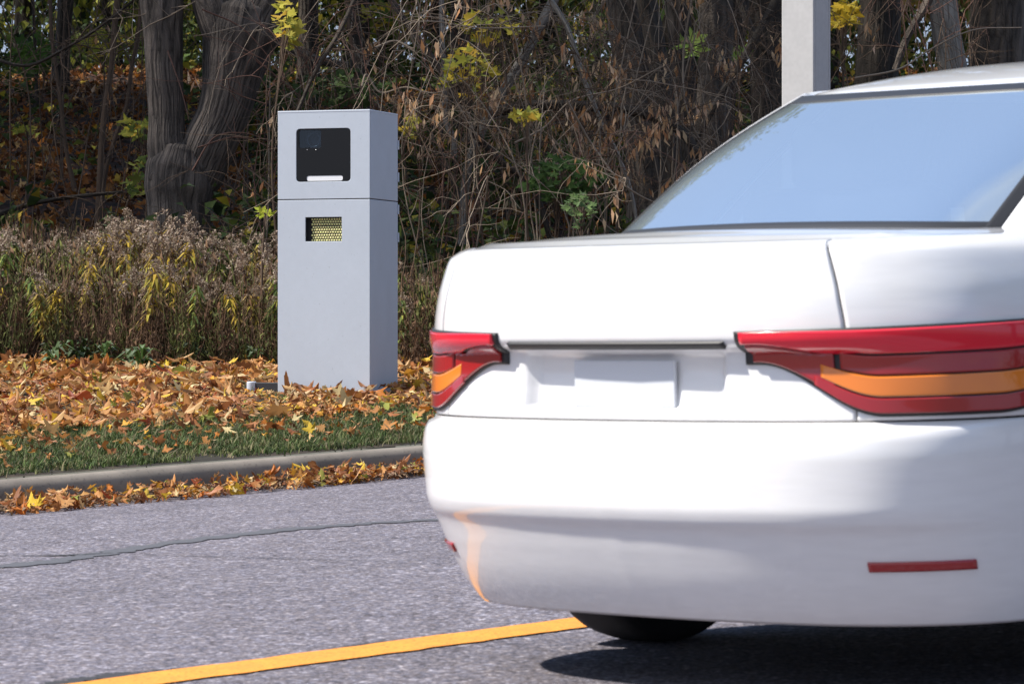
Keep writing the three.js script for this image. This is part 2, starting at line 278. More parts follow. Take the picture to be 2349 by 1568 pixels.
// ---------------------------------------------------------------- fallen leaves on verge, gutter, hillside
const verge = scene.getObjectByName('verge'), hillside = scene.getObjectByName('hillside'), road = scene.getObjectByName('road');
const screenX = (x, Z) => CX + x / Z * FOC;
{
  const R = rng(77), all = [];
  const put = (t, q, h, s, tilt, w) => {
    const [x, Z] = posT(t, q), px = screenX(x, Z); if (px < -130 || px > 1750) return;
    if (px > 540 && px < 660 && Z > 19.9 && Z < 21.3) { h = 0.012; s = Math.min(s, 0.05); tilt = 0.25; }   // trodden flat round the outrigger
    all.push({ p: V(x, gy(x, Z) + h, -Z), s, q: randQ(R, tilt), c: jit(leafCols[pickCol(R, w)], R), g: Math.floor(R() * leafGeos.length), px, Z });
  };
  for (let k = 0; k < 30000; k++) { // the deep drift under the meadow edge
    const t = lerp(7, 26, R()), q = 14.35 + 3.5 * R(), n = fbm(t * 1.3, q * 1.3, 4, 3), d = ss(14.35, 14.75, q + (n - 0.5) * 0.9);
    if (R() > d) continue;
    put(t, q, 0.012 + R() * R() * 0.07, 0.022 + 0.075 * R() * R() + (R() < 0.14 ? 0.045 : 0), R() < 0.25 ? 1.3 : 0.4);
  }
  for (let k = 0; k < 2800; k++) put(lerp(7, 26, R()), 13.52 + 1.25 * Math.pow(R(), 0.6), 0.02 + 0.04 * R(), 0.02 + 0.07 * R() * R(), 0.9);   // loose ones in the grass
  const gw = leafW.slice(); gw[9] = 0.05; gw[5] = 0.2; gw[6] = 0.05; gw[0] = 0.1;
  for (let k = 0; k < 5200; k++) { // the gutter
    const t = lerp(7, 26, R()), n = fbm(t * 0.9, 3, 8, 3), amt = 0.06 + 0.36 * clamp(1.2 - Math.abs(t - 10.7) * 0.42, 0.06, 1) * (0.55 + 0.8 * n), q = Math.max(EDGE + 0.01, KERB - 0.02 - amt * R());
    put(t, q, 0.01 + 0.075 * R() * Math.pow(clamp((q - (KERB - 0.42)) / 0.42, 0, 1), 0.8), R() < 0.7 ? 0.014 + 0.026 * R() : 0.035 + 0.075 * R() * R(), R() < 0.5 ? 1.3 : 0.5, gw);
  }
  // the 290 that show largest are pieces of the verge, the others one mass
  const size = (e) => e.s / e.Z * (e.px > 0 && e.px < 1000 ? 1 : 0.4) * (0.6 + e.p.y * 0.1);
  all.sort((a, b) => size(b) - size(a));
  const mats = leafCols.map((c) => leafMat({ color: lin(...c) }));
  all.slice(0, 290).forEach((e) => {
    let bi = 0, bd = 9; leafCols.forEach((c, k) => { const d = Math.hypot(c[0] - e.c[0], c[1] - e.c[1], c[2] - e.c[2]); if (d < bd) { bd = d; bi = k; } });
    const m = mesh('leaf', leafGeos[e.g], mats[bi], verge); m.position.copy(e.p); m.quaternion.copy(e.q); m.scale.setScalar(e.s * 1.05);
  });
  scatter('leaf_litter', verge, leafGeos, all.slice(290), M.leafInst);

  // debris and twigs in the gutter
  const deb = new MB(true);
  for (let k = 0; k < 5000; k++) {
    const t = lerp(8, 15.5, R()), q = KERB - 0.02 - 0.42 * R() * R(), [x, Z] = posT(t, q), a = R() * 6.28, l = 0.02 + 0.09 * R() * R(), p = V(x, gy(x, Z) + 0.008 + 0.03 * R(), -Z), c = jit([0.16, 0.10, 0.06], R, 0.5);
    deb.leaf(p, V(Math.cos(a), (R() - 0.4) * 0.5, Math.sin(a)).normalize(), V(0, 1, 0), l, 0.006 + 0.012 * R(), c);
  }
  const dm = mesh('gutter_debris', deb.geo(), M.dryV, road); tag(dm, null, null, null, 'stuff');

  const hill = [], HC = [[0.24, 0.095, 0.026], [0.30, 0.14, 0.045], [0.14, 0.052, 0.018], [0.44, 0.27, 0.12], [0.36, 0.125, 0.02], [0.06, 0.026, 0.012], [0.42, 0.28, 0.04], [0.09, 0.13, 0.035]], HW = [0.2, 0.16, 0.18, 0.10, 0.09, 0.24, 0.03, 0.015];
  for (let k = 0; k < 60000; k++) {
    const t = lerp(10, 48, R()), q = 17.6 + 17.5 * Math.pow(R(), 0.85), [x, Z] = posT(t, q), px = screenX(x, Z); if (px < -200 || px > 2600) continue;
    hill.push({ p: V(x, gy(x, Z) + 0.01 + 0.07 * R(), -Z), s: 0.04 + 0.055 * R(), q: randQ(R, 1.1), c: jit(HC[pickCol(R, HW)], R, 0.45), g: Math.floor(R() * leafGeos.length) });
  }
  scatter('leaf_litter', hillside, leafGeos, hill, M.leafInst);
}

// ---------------------------------------------------------------- grass
{
  const tuft = (seed, n, h) => { const R = rng(seed), m = new MB(); for (let k = 0; k < n; k++) { const a = R() * 6.28, l = h * (0.5 + 0.7 * R()), b = 0.25 + 0.9 * R(), w = 0.002 + 0.002 * R(), o = V((R() - 0.5) * 0.07, 0, (R() - 0.5) * 0.07), d = V(Math.cos(a), 0, Math.sin(a)), s = V(-d.z, 0, d.x);
    const P = [0, 0.4, 0.75, 1].map((f) => o.clone().addScaledVector(d, l * b * f * f * 0.8).add(V(0, l * (f - 0.35 * b * f * f), 0)));
    const L = P.map((p, i) => [m.v(p.clone().addScaledVector(s, w * (1 - i / 3.2))), m.v(p.clone().addScaledVector(s, -w * (1 - i / 3.2)))]);
    for (let i = 0; i < 3; i++) m.quad(L[i][0], L[i][1], L[i + 1][1], L[i + 1][0]); } return m.geo(); };
  const geos = [tuft(1, 10, 0.03), tuft(2, 12, 0.038), tuft(3, 7, 0.055), tuft(4, 14, 0.024)], R = rng(11), L = [];
  const GC = [[0.07, 0.11, 0.028], [0.10, 0.145, 0.04], [0.05, 0.08, 0.026], [0.16, 0.17, 0.065], [0.22, 0.185, 0.10]];
  for (let k = 0; k < 62000; k++) {
    const t = lerp(7, 26, R()), q = 13.5 + (k < 55000 ? 1.35 * R() : 4.3 * R()), [x, Z] = posT(t, q), px = screenX(x, Z); if (px < -130 || px > 1750) continue;
    const n = fbm(t * 2.1, q * 2.1, 5, 3), d = ss(13.42, 13.75, q + (n - 0.5) * 0.7) * (n > 0.45 ? 1 : 0.35); if (R() > d || (q > 14.7 && n < 0.52)) continue;
    L.push({ p: V(x, gy(x, Z) - 0.004, -Z), s: (0.7 + 0.7 * R()) * (q > 16.9 ? 1.7 : 1), q: randQ(R, 0.2), c: jit(GC[pickCol(R, [0.25, 0.22, 0.17, 0.18, 0.18])], R, 0.3), g: Math.floor(R() * 4) });
  }
  scatter('grass', verge, geos, L, leafMat({ color: 0xffffff, roughness: 0.8 }));
}

// ---------------------------------------------------------------- bark
const barkTex = (seed, fine) => tex(512, 1024, (u, v) => {
  const wu = u + 0.012 * (tnoise(u, v, 6, 10, seed) - 0.5) + 0.006 * (tnoise(u, v, 20, 40, seed + 1) - 0.5);
  const a = Math.abs(tnoise(wu, v, fine ? 38 : 20, fine ? 7 : 6, seed + 2) - 0.5) * 2, b = Math.abs(tnoise(wu, v, fine ? 84 : 44, fine ? 20 : 18, seed + 3) - 0.5) * 2, c = tnoise(u, v, 200, 200, seed + 4), d = tnoise(u, v, 5, 4, seed + 5);
  return clamp(0.02 + 0.66 * Math.pow(a, 0.85) + 0.28 * b + 0.16 * (c - 0.5) + 0.16 * (d - 0.5), 0, 1);
}, false);
function barkMat(seed, fine, dark, light, bump) {
  const h = barkTex(seed, fine), d = h.image.data, e = new Uint8Array(d.length);
  for (let k = 0; k < d.length; k += 4) { const v = d[k] / 255; for (let q = 0; q < 3; q++) e[k + q] = Math.round(255 * Math.pow(lerp(dark[q], light[q], v), 1 / 2.2)); e[k + 3] = 255; }
  const c = new THREE.DataTexture(e, 512, 1024); Object.assign(c, { wrapS: THREE.RepeatWrapping, wrapT: THREE.RepeatWrapping, magFilter: THREE.LinearFilter, minFilter: THREE.LinearMipmapLinearFilter, generateMipmaps: true, colorSpace: THREE.SRGBColorSpace, needsUpdate: true });
  const r = fine ? 1.4 : 1.1; c.repeat.set(r, r * 0.5); h.repeat.set(r, r * 0.5);
  return std({ map: c, bumpMap: h, bumpScale: bump, roughness: 0.95 });
}
M.barkFine = barkMat(20, true, [0.017, 0.013, 0.0105], [0.175, 0.142, 0.12], 0.018);
M.barkRough = barkMat(40, false, [0.028, 0.022, 0.018], [0.20, 0.158, 0.125], 0.035);
M.barkPale = barkMat(60, true, [0.13, 0.115, 0.10], [0.40, 0.37, 0.33], 0.014);
M.barkDark = barkMat(80, false, [0.018, 0.014, 0.011], [0.085, 0.066, 0.05], 0.025);
M.twig = std({ color: lin(0.105, 0.07, 0.048), roughness: 1 });
M.twigPale = std({ color: lin(0.26, 0.205, 0.155), roughness: 1 });
M.twigRed = std({ color: lin(0.15, 0.08, 0.06), roughness: 1 });
const spline = (pts, n) => new THREE.CatmullRomCurve3(pts, false, 'centripetal').getPoints(n);
const ridge = (amp, fq, seed) => (ca, sa, len, r) => { const n = Math.abs(vnoise(ca * fq * r + 31 + seed, sa * fq * r + 17, len * 0.8) - 0.5) * 2; return amp * 0.5 * (n - 0.5) + 0.14 * r * (fbm(ca * 1.3 + seed, sa * 1.3, len * 0.9, 3) - 0.5); };

// crowns: clouds of separate leaves on a skeleton of clumps
function crownGeo(seed, n, rx, ry, rz, ls, cols, clumps = 26, shell = 0.55) {
  const R = rng(seed), m = new MB(true), C = [];
  for (let k = 0; k < clumps; k++) { const d = sphereDir(R), r = Math.pow(R(), shell); C.push({ p: V(d.x * rx * r, d.y * ry * r, d.z * rz * r), s: 0.22 + 0.3 * R(), c: cols[Math.floor(R() * cols.length)] }); }
  for (let k = 0; k < n; k++) {
    const c = C[Math.floor(R() * clumps)], d = sphereDir(R), r = Math.cbrt(R()) * c.s * Math.min(rx, ry, rz), p = c.p.clone().addScaledVector(d, r * 1.5);
    const dir = V(R() - 0.5, -R() * 0.9, R() - 0.5).normalize(), nor = V((R() - 0.5) * 1.6, 1, (R() - 0.5) * 1.6).normalize(), l = ls * (0.6 + 0.8 * R());
    m.leaf(p, dir, nor, l, l * (0.55 + 0.3 * R()), jit(c.c, R, 0.4));
  }
  return m.geo();
}

// ---------------------------------------------------------------- the speed camera cabinet
{
  const cab = thing('speed_camera', 'pale grey speed camera cabinet standing in fallen leaves beside the kerb', 'speed camera');
  const Zb = 21.0, w = 0.529, d = 0.433, H = 1.517, seam = 1.517 * (905 - 457) / 650, th = 18.5 * Math.PI / 180;
  // front edge from (635,905) to (850,...): right end is nearer
  const fl = W(635, 905, Zb + 0.168 / 2), fr = W(850, 905, Zb - 0.168 / 2), mid = fl.clone().add(fr).multiplyScalar(0.5);
  cab.position.set(mid.x, W(740, 905, Zb).y, mid.z); cab.rotation.y = -Math.atan2(0.502, 0.168) + Math.PI / 2 ; cab.rotation.y = -th;
  const paintMap = tex(512, 512, (u, v) => { const n = tnoise(u, v, 6, 6, 1) * 0.5 + tnoise(u, v, 40, 40, 2) * 0.3 + tnoise(u, v, 150, 150, 5) * 0.2; let c = 0.775 + 0.035 * (n - 0.5); if (tnoise(u, v, 120, 120, 8) > 0.965) c -= 0.07; return [c * 0.945, c * 0.985, c * 1.045]; });
  const bmp = tex(256, 256, (u, v) => tnoise(u, v, 90, 90, 4), false); bmp.repeat.set(2, 2);
  const paint = std({ map: paintMap, bumpMap: bmp, bumpScale: 0.00008, roughness: 0.5, metalness: 0 });
  const black = std({ color: lin(0.006, 0.0065, 0.008), roughness: 0.8 });
  const gap = std({ color: lin(0.03, 0.03, 0.035), roughness: 0.8 });
  // a shell with openings: front plate extruded with holes, plus sides, back
  const rr = (p, x0, y0, x1, y1, r) => { p.moveTo(x0 + r, y0); p.lineTo(x1 - r, y0); p.quadraticCurveTo(x1, y0, x1, y0 + r); p.lineTo(x1, y1 - r); p.quadraticCurveTo(x1, y1, x1 - r, y1); p.lineTo(x0 + r, y1); p.quadraticCurveTo(x0, y1, x0, y1 - r); p.lineTo(x0, y0 + r); p.quadraticCurveTo(x0, y0, x0 + r, y0); return p; };
  const ux = (px) => (px - 635) / 215 * w - w / 2, uy = (py) => (905 - py) / 650 * H;
  const front = (y0, y1, hole) => { const s = rr(new THREE.Shape(), -w / 2, y0, w / 2, y1, 0.003); if (hole) s.holes.push(rr(new THREE.Path(), ...hole)); const g = new THREE.ExtrudeGeometry(s, { depth: 0.004, bevelEnabled: true, bevelSize: 0.002, bevelThickness: 0.002, bevelSegments: 2, bevelOffset: -0.002, curveSegments: 8 }); g.translate(0, 0, -0.006); return g; };
  const shell = (y0, y1) => { const h = y1 - y0, a = []; const b = (sx, sy, sz, x, y, z) => { const g = new RoundedBoxGeometry(sx, sy, sz, 2, 0.003).toNonIndexed(); g.translate(x, y, z); a.push(g); };
    b(0.012, h, d - 0.01, w / 2 - 0.006, y0 + h / 2, -d / 2 - 0.0045); b(0.012, h, d - 0.01, -w / 2 + 0.006, y0 + h / 2, -d / 2 - 0.0045); b(w - 0.02, h, 0.012, 0, y0 + h / 2, -d + 0.006); b(w - 0.03, 0.012, d - 0.02, 0, y1 - 0.0075, -d / 2); b(w - 0.03, 0.012, d - 0.02, 0, y0 + 0.0075, -d / 2); return mergeGeometries(a); };
  const F = (g) => g.index ? g.toNonIndexed() : g;
  const hole1 = [ux(678.5), uy(416.5), ux(805), uy(294.5), 0.0235], hole2 = [ux(700), uy(553.5), ux(784.5), uy(498), 0.0015];
  const up = mesh('upper_cabinet', mergeGeometries([F(front(seam + 0.0025, H - 0.004, hole1)), shell(seam + 0.0025, H - 0.004)]), paint, cab);
  const lo = mesh('lower_cabinet', mergeGeometries([F(front(0.012, seam - 0.0025, hole2)), shell(0.012, seam - 0.0025)]), paint, cab);
  mesh('seam_gasket', new THREE.BoxGeometry(w - 0.012, 0.02, d - 0.014).translate(0, seam, -d / 2), gap, cab);
  const lid = new RoundedBoxGeometry(w + 0.002, 0.012, d + 0.002, 3, 0.004); lid.translate(0, H - 0.0005, -d / 2); mesh('lid', lid, paint, cab);
  mesh('plinth', new THREE.BoxGeometry(w - 0.02, 0.3, d - 0.02).translate(0, -0.138, -d / 2), gap, cab);
  // camera panel
  const hx0 = hole1[0], hx1 = hole1[2], hy0 = hole1[1], hy1 = hole1[3], pw = hx1 - hx0, ph = hy1 - hy0;
  const ps = new THREE.Shape(); rr(ps, hx0 - 0.006, hy0 - 0.006, hx1 + 0.006, hy1 + 0.006, 0.028);
  const X = (k) => hx0 + pw * k, Y = (k) => hy1 - ph * k;
  const lensBox = [X(0.04), Y(0.36), X(0.455), Y(0.025), 0.012];
  const slot = [X(0.19), Y(0.985), X(0.855), Y(0.885), ph * 0.0485];
  ps.holes.push(rr(new THREE.Path(), ...lensBox)); ps.holes.push(rr(new THREE.Path(), ...slot));
  const pg = new THREE.ExtrudeGeometry(ps, { depth: 0.004, bevelEnabled: false, curveSegments: 10 }); pg.translate(0, 0, -0.0062);
  const cp = mesh('camera_panel', pg, phys({ color: lin(0.010, 0.011, 0.014), roughness: 0.5, specularIntensity: 0.35 }), cab);
  const plate = (b, z, mat, name, par) => { const s = rr(new THREE.Shape(), b[0] - 0.003, b[1] - 0.003, b[2] + 0.003, b[3] + 0.003, b[4]); const g = new THREE.ExtrudeGeometry(s, { depth: 0.003, bevelEnabled: false, curveSegments: 8 }); g.translate(0, 0, z); return mesh(name, g, mat, par); };
  plate(lensBox, -0.0102, phys({ color: lin(0.5, 0.55, 0.6), transmission: 1, thickness: 0, roughness: 0.02, ior: 1.5 }), 'lens_window', cp);
  plate(slot, -0.0066, std({ color: lin(0.86, 0.87, 0.9), roughness: 0.35 }), 'white_flash_bar', cp).userData.label = 'white rounded bar at the foot of the black panel';
  // lens behind the window
  const lc = V((lensBox[0] + lensBox[2]) / 2, (lensBox[1] + lensBox[3]) / 2, -0.1);
  const barrel = new THREE.LatheGeometry([[0.0, 0.02], [0.02, 0.024], [0.033, 0.03], [0.04, 0.06], [0.046, 0.062], [0.048, 0.05], [0.048, -0.05]].map(([a, b]) => new THREE.Vector2(a, b)), 32); barrel.rotateX(Math.PI / 2); barrel.translate(lc.x + 0.012, lc.y - 0.004, -0.085); const ringG = new THREE.TorusGeometry(0.036, 0.003, 8, 36); ringG.translate(lc.x + 0.012, lc.y - 0.004, -0.03); mesh('lens_ring', ringG, std({ color: lin(0.35, 0.37, 0.4), metalness: 1, roughness: 0.3 }), cp);
  mesh('camera_lens', barrel, phys({ color: lin(0.02, 0.022, 0.03), roughness: 0.12, clearcoat: 1 }), cp);
  mesh('panel_backing', new THREE.BoxGeometry(w - 0.04, ph + 0.05, 0.01).translate(0, (hy0 + hy1) / 2, -0.2), black, cp);
  for (const k of [0.2, 0.36]) { const g = new THREE.SphereGeometry(0.0022, 10, 8); g.scale(1, 1, 0.5); g.translate(X(k), Y(0.395), -0.0018); mesh('screw', g, std({ color: lin(0.8, 0.8, 0.8), metalness: 1, roughness: 0.25 }), cp); }
  // amber lamp grid in the lower opening
  const a0 = hole2[0], a1 = hole2[2], b0 = hole2[1], b1 = hole2[3], lw = a1 - a0, lh = b1 - b0;
  const grid = mesh('lamp_grid', new THREE.BoxGeometry(lw + 0.04, lh + 0.04, 0.006).translate((a0 + a1) / 2, (b0 + b1) / 2, -0.026), black, lo);
  const cell = [], R = rng(5), nx = 13, ny = 9, cm = new MB(true);
  for (let j = 0; j < ny; j++) for (let i = 0; i < nx; i++) {
    const x = a0 + lw * (0.15 + 0.068 * i + (j % 2 ? 0.034 : 0)), y = b1 - lh * (0.075 + 0.106 * j + 0.014 * Math.floor(j / 3)); if (x > a1 + 0.01) continue;
    const r = lw * 0.028, c = jit([0.78, 0.74, 0.32], R, 0.15), o = cm.v(V(x, y, -0.0175), 0.5, 0.5, c), ring = [];
    for (let k = 0; k < 10; k++) ring.push(cm.v(V(x + Math.cos(k * 0.6283) * r, y + Math.sin(k * 0.6283) * r, -0.0215), 0, 0, c)); for (let k = 0; k < 10; k++) cm.tri(o, ring[k], ring[(k + 1) % 10]);
  }
  mesh('amber_reflectors', cm.geo(), std({ vertexColors: true, roughness: 0.3 }), lo).userData.label = 'grid of small round yellow reflectors';
  void grid; void cell;
  for (const [px, py] of [[0, 325], [0, 400], [0, 475], [0, 540]]) { void px; const g = new THREE.CylinderGeometry(0.006, 0.006, 0.05, 10); g.translate(w / 2 + 0.003, uy(py), -d + 0.004); mesh('hinge', g, paint, cab); }
  // steadying outrigger at the foot: black square tube with grey capped end
  const tube = new RoundedBoxGeometry(0.17, 0.062, 0.06, 2, 0.004); tube.translate(-w / 2 - 0.075, 0.034, -0.06); const of = mesh('outrigger_tube', tube, std({ color: lin(0.03, 0.032, 0.038), roughness: 0.4 }), cab);
  const foot = new THREE.LatheGeometry([[0, 0.058], [0.022, 0.058], [0.0255, 0.055], [0.0265, 0.05], [0.0265, -0.1], [0, -0.1]].map(([a, b]) => new THREE.Vector2(a, b)), 28); foot.translate(-w / 2 - 0.168, 0.012, -0.04); mesh('outrigger_foot', foot, paint, cab).userData.label = 'short grey round post beside the cabinet';
  const bolt = new THREE.SphereGeometry(0.011, 14, 10); bolt.scale(1, 0.8, 1); bolt.translate(-w / 2 - 0.105, 0.022, -0.028); mesh('bolt', bolt, std({ color: lin(0.85, 0.85, 0.85), metalness: 1, roughness: 0.18 }), of);
  void up;
}

// ---------------------------------------------------------------- the tall square post behind the car
{
  const Zp = 23, po = thing('square_post', 'tall pale square metal post rising behind the car roof', 'post'), c = gAt(1850, Zp), s = 0.213;
  po.position.copy(c); po.rotation.y = -(32.7) * Math.PI / 180;
  const sh = new THREE.Shape(), h = s / 2, r = 0.008, g0 = 0.012, gd = 0.004;
  sh.moveTo(-h + r, -h); sh.lineTo(h - r, -h); sh.quadraticCurveTo(h, -h, h, -h + r);
  sh.lineTo(h, -h + 0.022); sh.lineTo(h - gd, -h + 0.024); sh.lineTo(h - gd, -h + 0.028); sh.lineTo(h, -h + 0.03);      // folded seams on the right face
  sh.lineTo(h, h - 0.03); sh.lineTo(h - gd, h - 0.028); sh.lineTo(h - gd, h - 0.024); sh.lineTo(h, h - 0.022);
  sh.lineTo(h, h - r); sh.quadraticCurveTo(h, h, h - r, h); sh.lineTo(-h + r, h); sh.quadraticCurveTo(-h, h, -h, h - r); sh.lineTo(-h, -h + r); sh.quadraticCurveTo(-h, -h, -h + r, -h); void g0;
  const eg = new THREE.ExtrudeGeometry(sh, { depth: 3.7, bevelEnabled: false, curveSegments: 6 }); eg.rotateX(-Math.PI / 2); eg.translate(0, -0.15, 0);
  const pm = tex(512, 512, (u, v) => { const n = tnoise(u, v, 10, 10, 1) * 0.5 + tnoise(u, v, 60, 60, 2) * 0.5; const c2 = 0.70 + 0.05 * (n - 0.5); return [c2, c2 * 0.995, c2 * 0.995]; });
  mesh('shaft', eg, std({ map: pm, roughness: 0.6 }), po);
  mesh('cap', new RoundedBoxGeometry(s + 0.03, 0.03, s + 0.03, 2, 0.006).translate(0, 3.565, 0), std({ color: lin(0.7, 0.7, 0.71), roughness: 0.6 }), po);
  mesh('base_plate', new RoundedBoxGeometry(s + 0.12, 0.04, s + 0.12, 2, 0.006).translate(0, 0.02, 0), std({ color: lin(0.4, 0.4, 0.41), roughness: 0.6 }), po);
}

// ---------------------------------------------------------------- trees
const GREEN = [[0.045, 0.075, 0.02], [0.07, 0.11, 0.028], [0.035, 0.06, 0.022], [0.10, 0.13, 0.03]], YEL = [[0.42, 0.33, 0.035], [0.34, 0.30, 0.04], [0.24, 0.25, 0.04], [0.46, 0.30, 0.03]], MIX = [...GREEN, [0.20, 0.20, 0.035], [0.26, 0.20, 0.04], [0.13, 0.15, 0.03]], RUST = [[0.30, 0.13, 0.05], [0.36, 0.2, 0.07], [0.22, 0.1, 0.04]];
const crowns = [crownGeo(301, 3600, 2.4, 1.9, 2.4, 0.17, MIX, 34), crownGeo(302, 3600, 2.6, 1.7, 2.2, 0.17, [...GREEN, ...GREEN, YEL[2]], 30), crownGeo(303, 3200, 2.2, 2.0, 2.4, 0.16, [...YEL, ...MIX], 30)];
const pxr = (w, Z) => w / 2 / FOC * Z;
const STUFF = new Set(['twigs', 'limbs', 'shoots', 'bark_collar', 'crown', 'leaves', 'dead_leaves', 'stems', 'plume']);
function branchTube(mb, pts, r0, r1, seg = 5, n = 14, wob = 0.03, R = Math.random) { const P = pts.map((p, k) => k ? p.clone().add(V((R() - 0.5) * wob, (R() - 0.5) * wob, (R() - 0.5) * wob)) : p); mb.tube(spline(P, n), [r0, r1], seg); return P; }
// bare twigs that fork from a line of points
function twigs(mb, line, count, len, r, R, up = 0.3, depth = 1, tips) {
  for (let k = 0; k < count; k++) {
    const i = Math.min(line.length - 2, Math.floor((0.15 + 0.85 * R()) * (line.length - 1))), a = line[i], tan = line[i + 1].clone().sub(a).normalize();
    const d = tan.multiplyScalar(0.6).add(sphereDir(R).multiplyScalar(0.9)).add(V(0, up, 0)).normalize(), l = len * (0.4 + 0.9 * R()), pts = [a.clone()]; let p = a.clone(), dd = d.clone();
    for (let s = 0; s < 5; s++) { dd.add(sphereDir(R).multiplyScalar(0.28)).add(V(0, -0.07, 0)).normalize(); p = p.clone().addScaledVector(dd, l / 5); pts.push(p); }
    mb.tube(pts, [r, r * 0.35], 4); if (tips) tips.push(...pts.slice(2));
    if (depth > 0) twigs(mb, pts, 3, len * 0.5, r * 0.6, R, up * 0.5, depth - 1, tips);
  }
}
let treeSeed = 500;
function tree(name, label, px, w, Z, bark, H, opt = {}) { // px: [[x,y]...] from top to bottom of what shows; carried down into the ground and up to H metres
  const R = rng(treeSeed++), t = thing(name, label, 'tree', opt.group), rows = px.map(([x, y]) => W(x, y, Z)).reverse();
  const low = rows[0], base = V(low.x + (opt.lean ?? 0), 0, low.z); base.y = gy(base.x, -base.z); const top = rows[rows.length - 1];
  const pts = [base.clone().add(V(0, -0.25, 0)), base.clone().add(V(0, 0.02, 0)), ...rows.filter((p) => p.y > base.y + 0.25)], y0 = base.y;
  const drift = top.clone().sub(rows[Math.max(0, rows.length - 2)]).setY(0); drift.clampLength(0, 0.25);
  if (H > top.y - y0 + 0.3) { const k = H - (top.y - y0); pts.push(top.clone().add(V(drift.x * 0.8, k * 0.45, 0.1 * (R() - 0.5)))); pts.push(top.clone().add(V(drift.x * 1.2 + 0.3 * (R() - 0.5), k, 0.4 * (R() - 0.5)))); }
  t.position.copy(base); const rel = pts.map((p) => p.clone().sub(base)), r = pxr(w, Z), P = spline(rel, opt.n ?? 90), mb = new MB();
  mb.tube(P, (k) => { const y = P[Math.round(k * (P.length - 1))].y; return r * (1 + 0.5 * Math.exp(-Math.max(0, y) / 0.22)) * lerp(1.05, 0.35, ss(2.5, 9.5, y)); }, opt.seg ?? 40, undefined, ridge(opt.ridge ?? 0.022, 26, treeSeed * 3.7));
  mesh('trunk', mb.geo(), bark, t);
  const tp = P[P.length - 1];
  if (opt.crown != null) {
    const lm = new MB(), line = P.slice(Math.floor(P.length * 0.62)); twigs(lm, line, 9, 1.9, r * 0.28, R, 0.5, 2); mesh('limbs', lm.geo(), M.twig, t);
    const c = mesh('crown', crowns[opt.crown], M.leafV, t); c.position.copy(tp).add(V(0, opt.cy ?? -0.6, 0)); c.rotation.y = R() * 6.28; c.scale.setScalar(opt.cs ?? 0.85);
  }
  if (opt.twigs) { const lm = new MB(); twigs(lm, P.slice(12), opt.twigs, 0.7, 0.006, R, 0.4, 1); mesh('twigs', lm.geo(), M.twig, t); }
  return t;
}

{ // the forked maple beside the speed camera
  const Z = 26, t = thing('forked_maple', 'large grey forked maple trunk with a swollen base, left of the speed camera', 'tree'), base = gAt(415, Z); t.position.copy(base);
  const P = (x, y, dz = 0) => W(x, y, Z).add(V(0, 0, dz)).sub(base), k = Z / FOC / 2;
  const tb = (rows, par, name, n = 90, seg = 64, amp = 0.016, sd = 1) => { const pts = spline(rows.map((r) => P(r[0], r[1], r[3] ?? 0)), n), mb = new MB(); const len = rows.length - 1;
    mb.tube(pts, (f) => { const a = f * len, i = Math.min(len - 1, Math.floor(a)); return lerp(rows[i][2], rows[i + 1][2], sm(a - i)) * k; }, seg, undefined, ridge(amp, 30, sd)); return mesh(name, mb.geo(), M.barkFine, par); };
  const trunk = tb([[415, 850, 230], [415, 760, 205], [415, 680, 176], [413, 600, 158], [411, 530, 150], [410, 470, 152], [411, 425, 166], [412, 385, 160], [418, 345, 128], [424, 322, 60]], t, 'trunk', 110, 72, 0.02, 3);
  void trunk;
  tb([[398, 452, 92, 0.02], [390, 400, 96, 0.03], [383, 340, 92, 0.02], [381, 270, 86], [376, 180, 88], [373, 90, 91], [369, 0, 101], [365, -70, 92], [352, -300, 80], [325, -700, 60], [300, -1300, 34]], t, 'left_stem', 130, 64, 0.014, 11);
  tb([[432, 450, 96, -0.03], [452, 395, 122, -0.02], [480, 330, 124], [507, 270, 120], [527, 200, 128], [541, 130, 146], [552, 70, 178], [560, 25, 170], [565, -20, 60]], t, 'right_stem', 100, 72, 0.015, 19);
  tb([[536, 110, 110], [512, 45, 120, 0.02], [490, -20, 112, 0.02], [470, -120, 96], [430, -420, 74], [420, -900, 46]], t, 'right_stem_fork', 70, 56, 0.012, 27);
  tb([[556, 120, 118], [588, 55, 128, 0.02], [625, -15, 122, 0.02], [672, -110, 104], [770, -400, 80], [900, -800, 44]], t, 'right_stem_fork', 70, 56, 0.012, 33);
  { // knot and bark collar
    const m = new MB(); const c = P(372, 408, 0.19); for (const [dx, dy, r, d] of [[0, 0, 0.052, 0.02], [0.16, -0.03, 0.045, 0.022], [0.1, -0.26, 0.06, 0.015]]) { const ring = spline(Array.from({ length: 9 }, (_, a) => { const g = a / 8 * 6.283; return c.clone().add(V(dx + Math.cos(g) * r * 1.2, dy + Math.sin(g) * r * 0.8, -0.02 - 0.3 * Math.abs(dx - 0.07))); }), 30); m.tube(ring, [d, d], 9, undefined, ridge(0.012, 60, dx * 9)); }
    mesh('bark_collar', m.geo(), M.barkFine, t);
  }
  const R = rng(41), lm = new MB(); // whippy shoots in front of and around the stems
  for (const pts of [[[480, 40], [560, 80], [640, 150], [700, 250]], [[470, 350], [560, 330], [650, 345]], [[400, 130], [430, 210], [440, 280]], [[600, 150], [660, 200], [720, 250]], [[455, 400], [500, 330], [580, 310], [640, 330]]]) branchTube(lm, pts.map(([x, y]) => P(x, y, 0.5 + 0.15 * R())), 0.006, 0.002, 4, 20, 0.06, R);
  mesh('shoots', lm.geo(), M.twigRed, t);
  const c = mesh('crown', crowns[0], M.leafV, t); c.position.copy(P(440, -1500)); 
  const c2 = mesh('crown', crowns[1], M.leafV, t); c2.position.copy(P(900, -1350, -1.2)); c2.scale.setScalar(0.8);
}
const GT = 'trunks standing among the undergrowth behind the car';
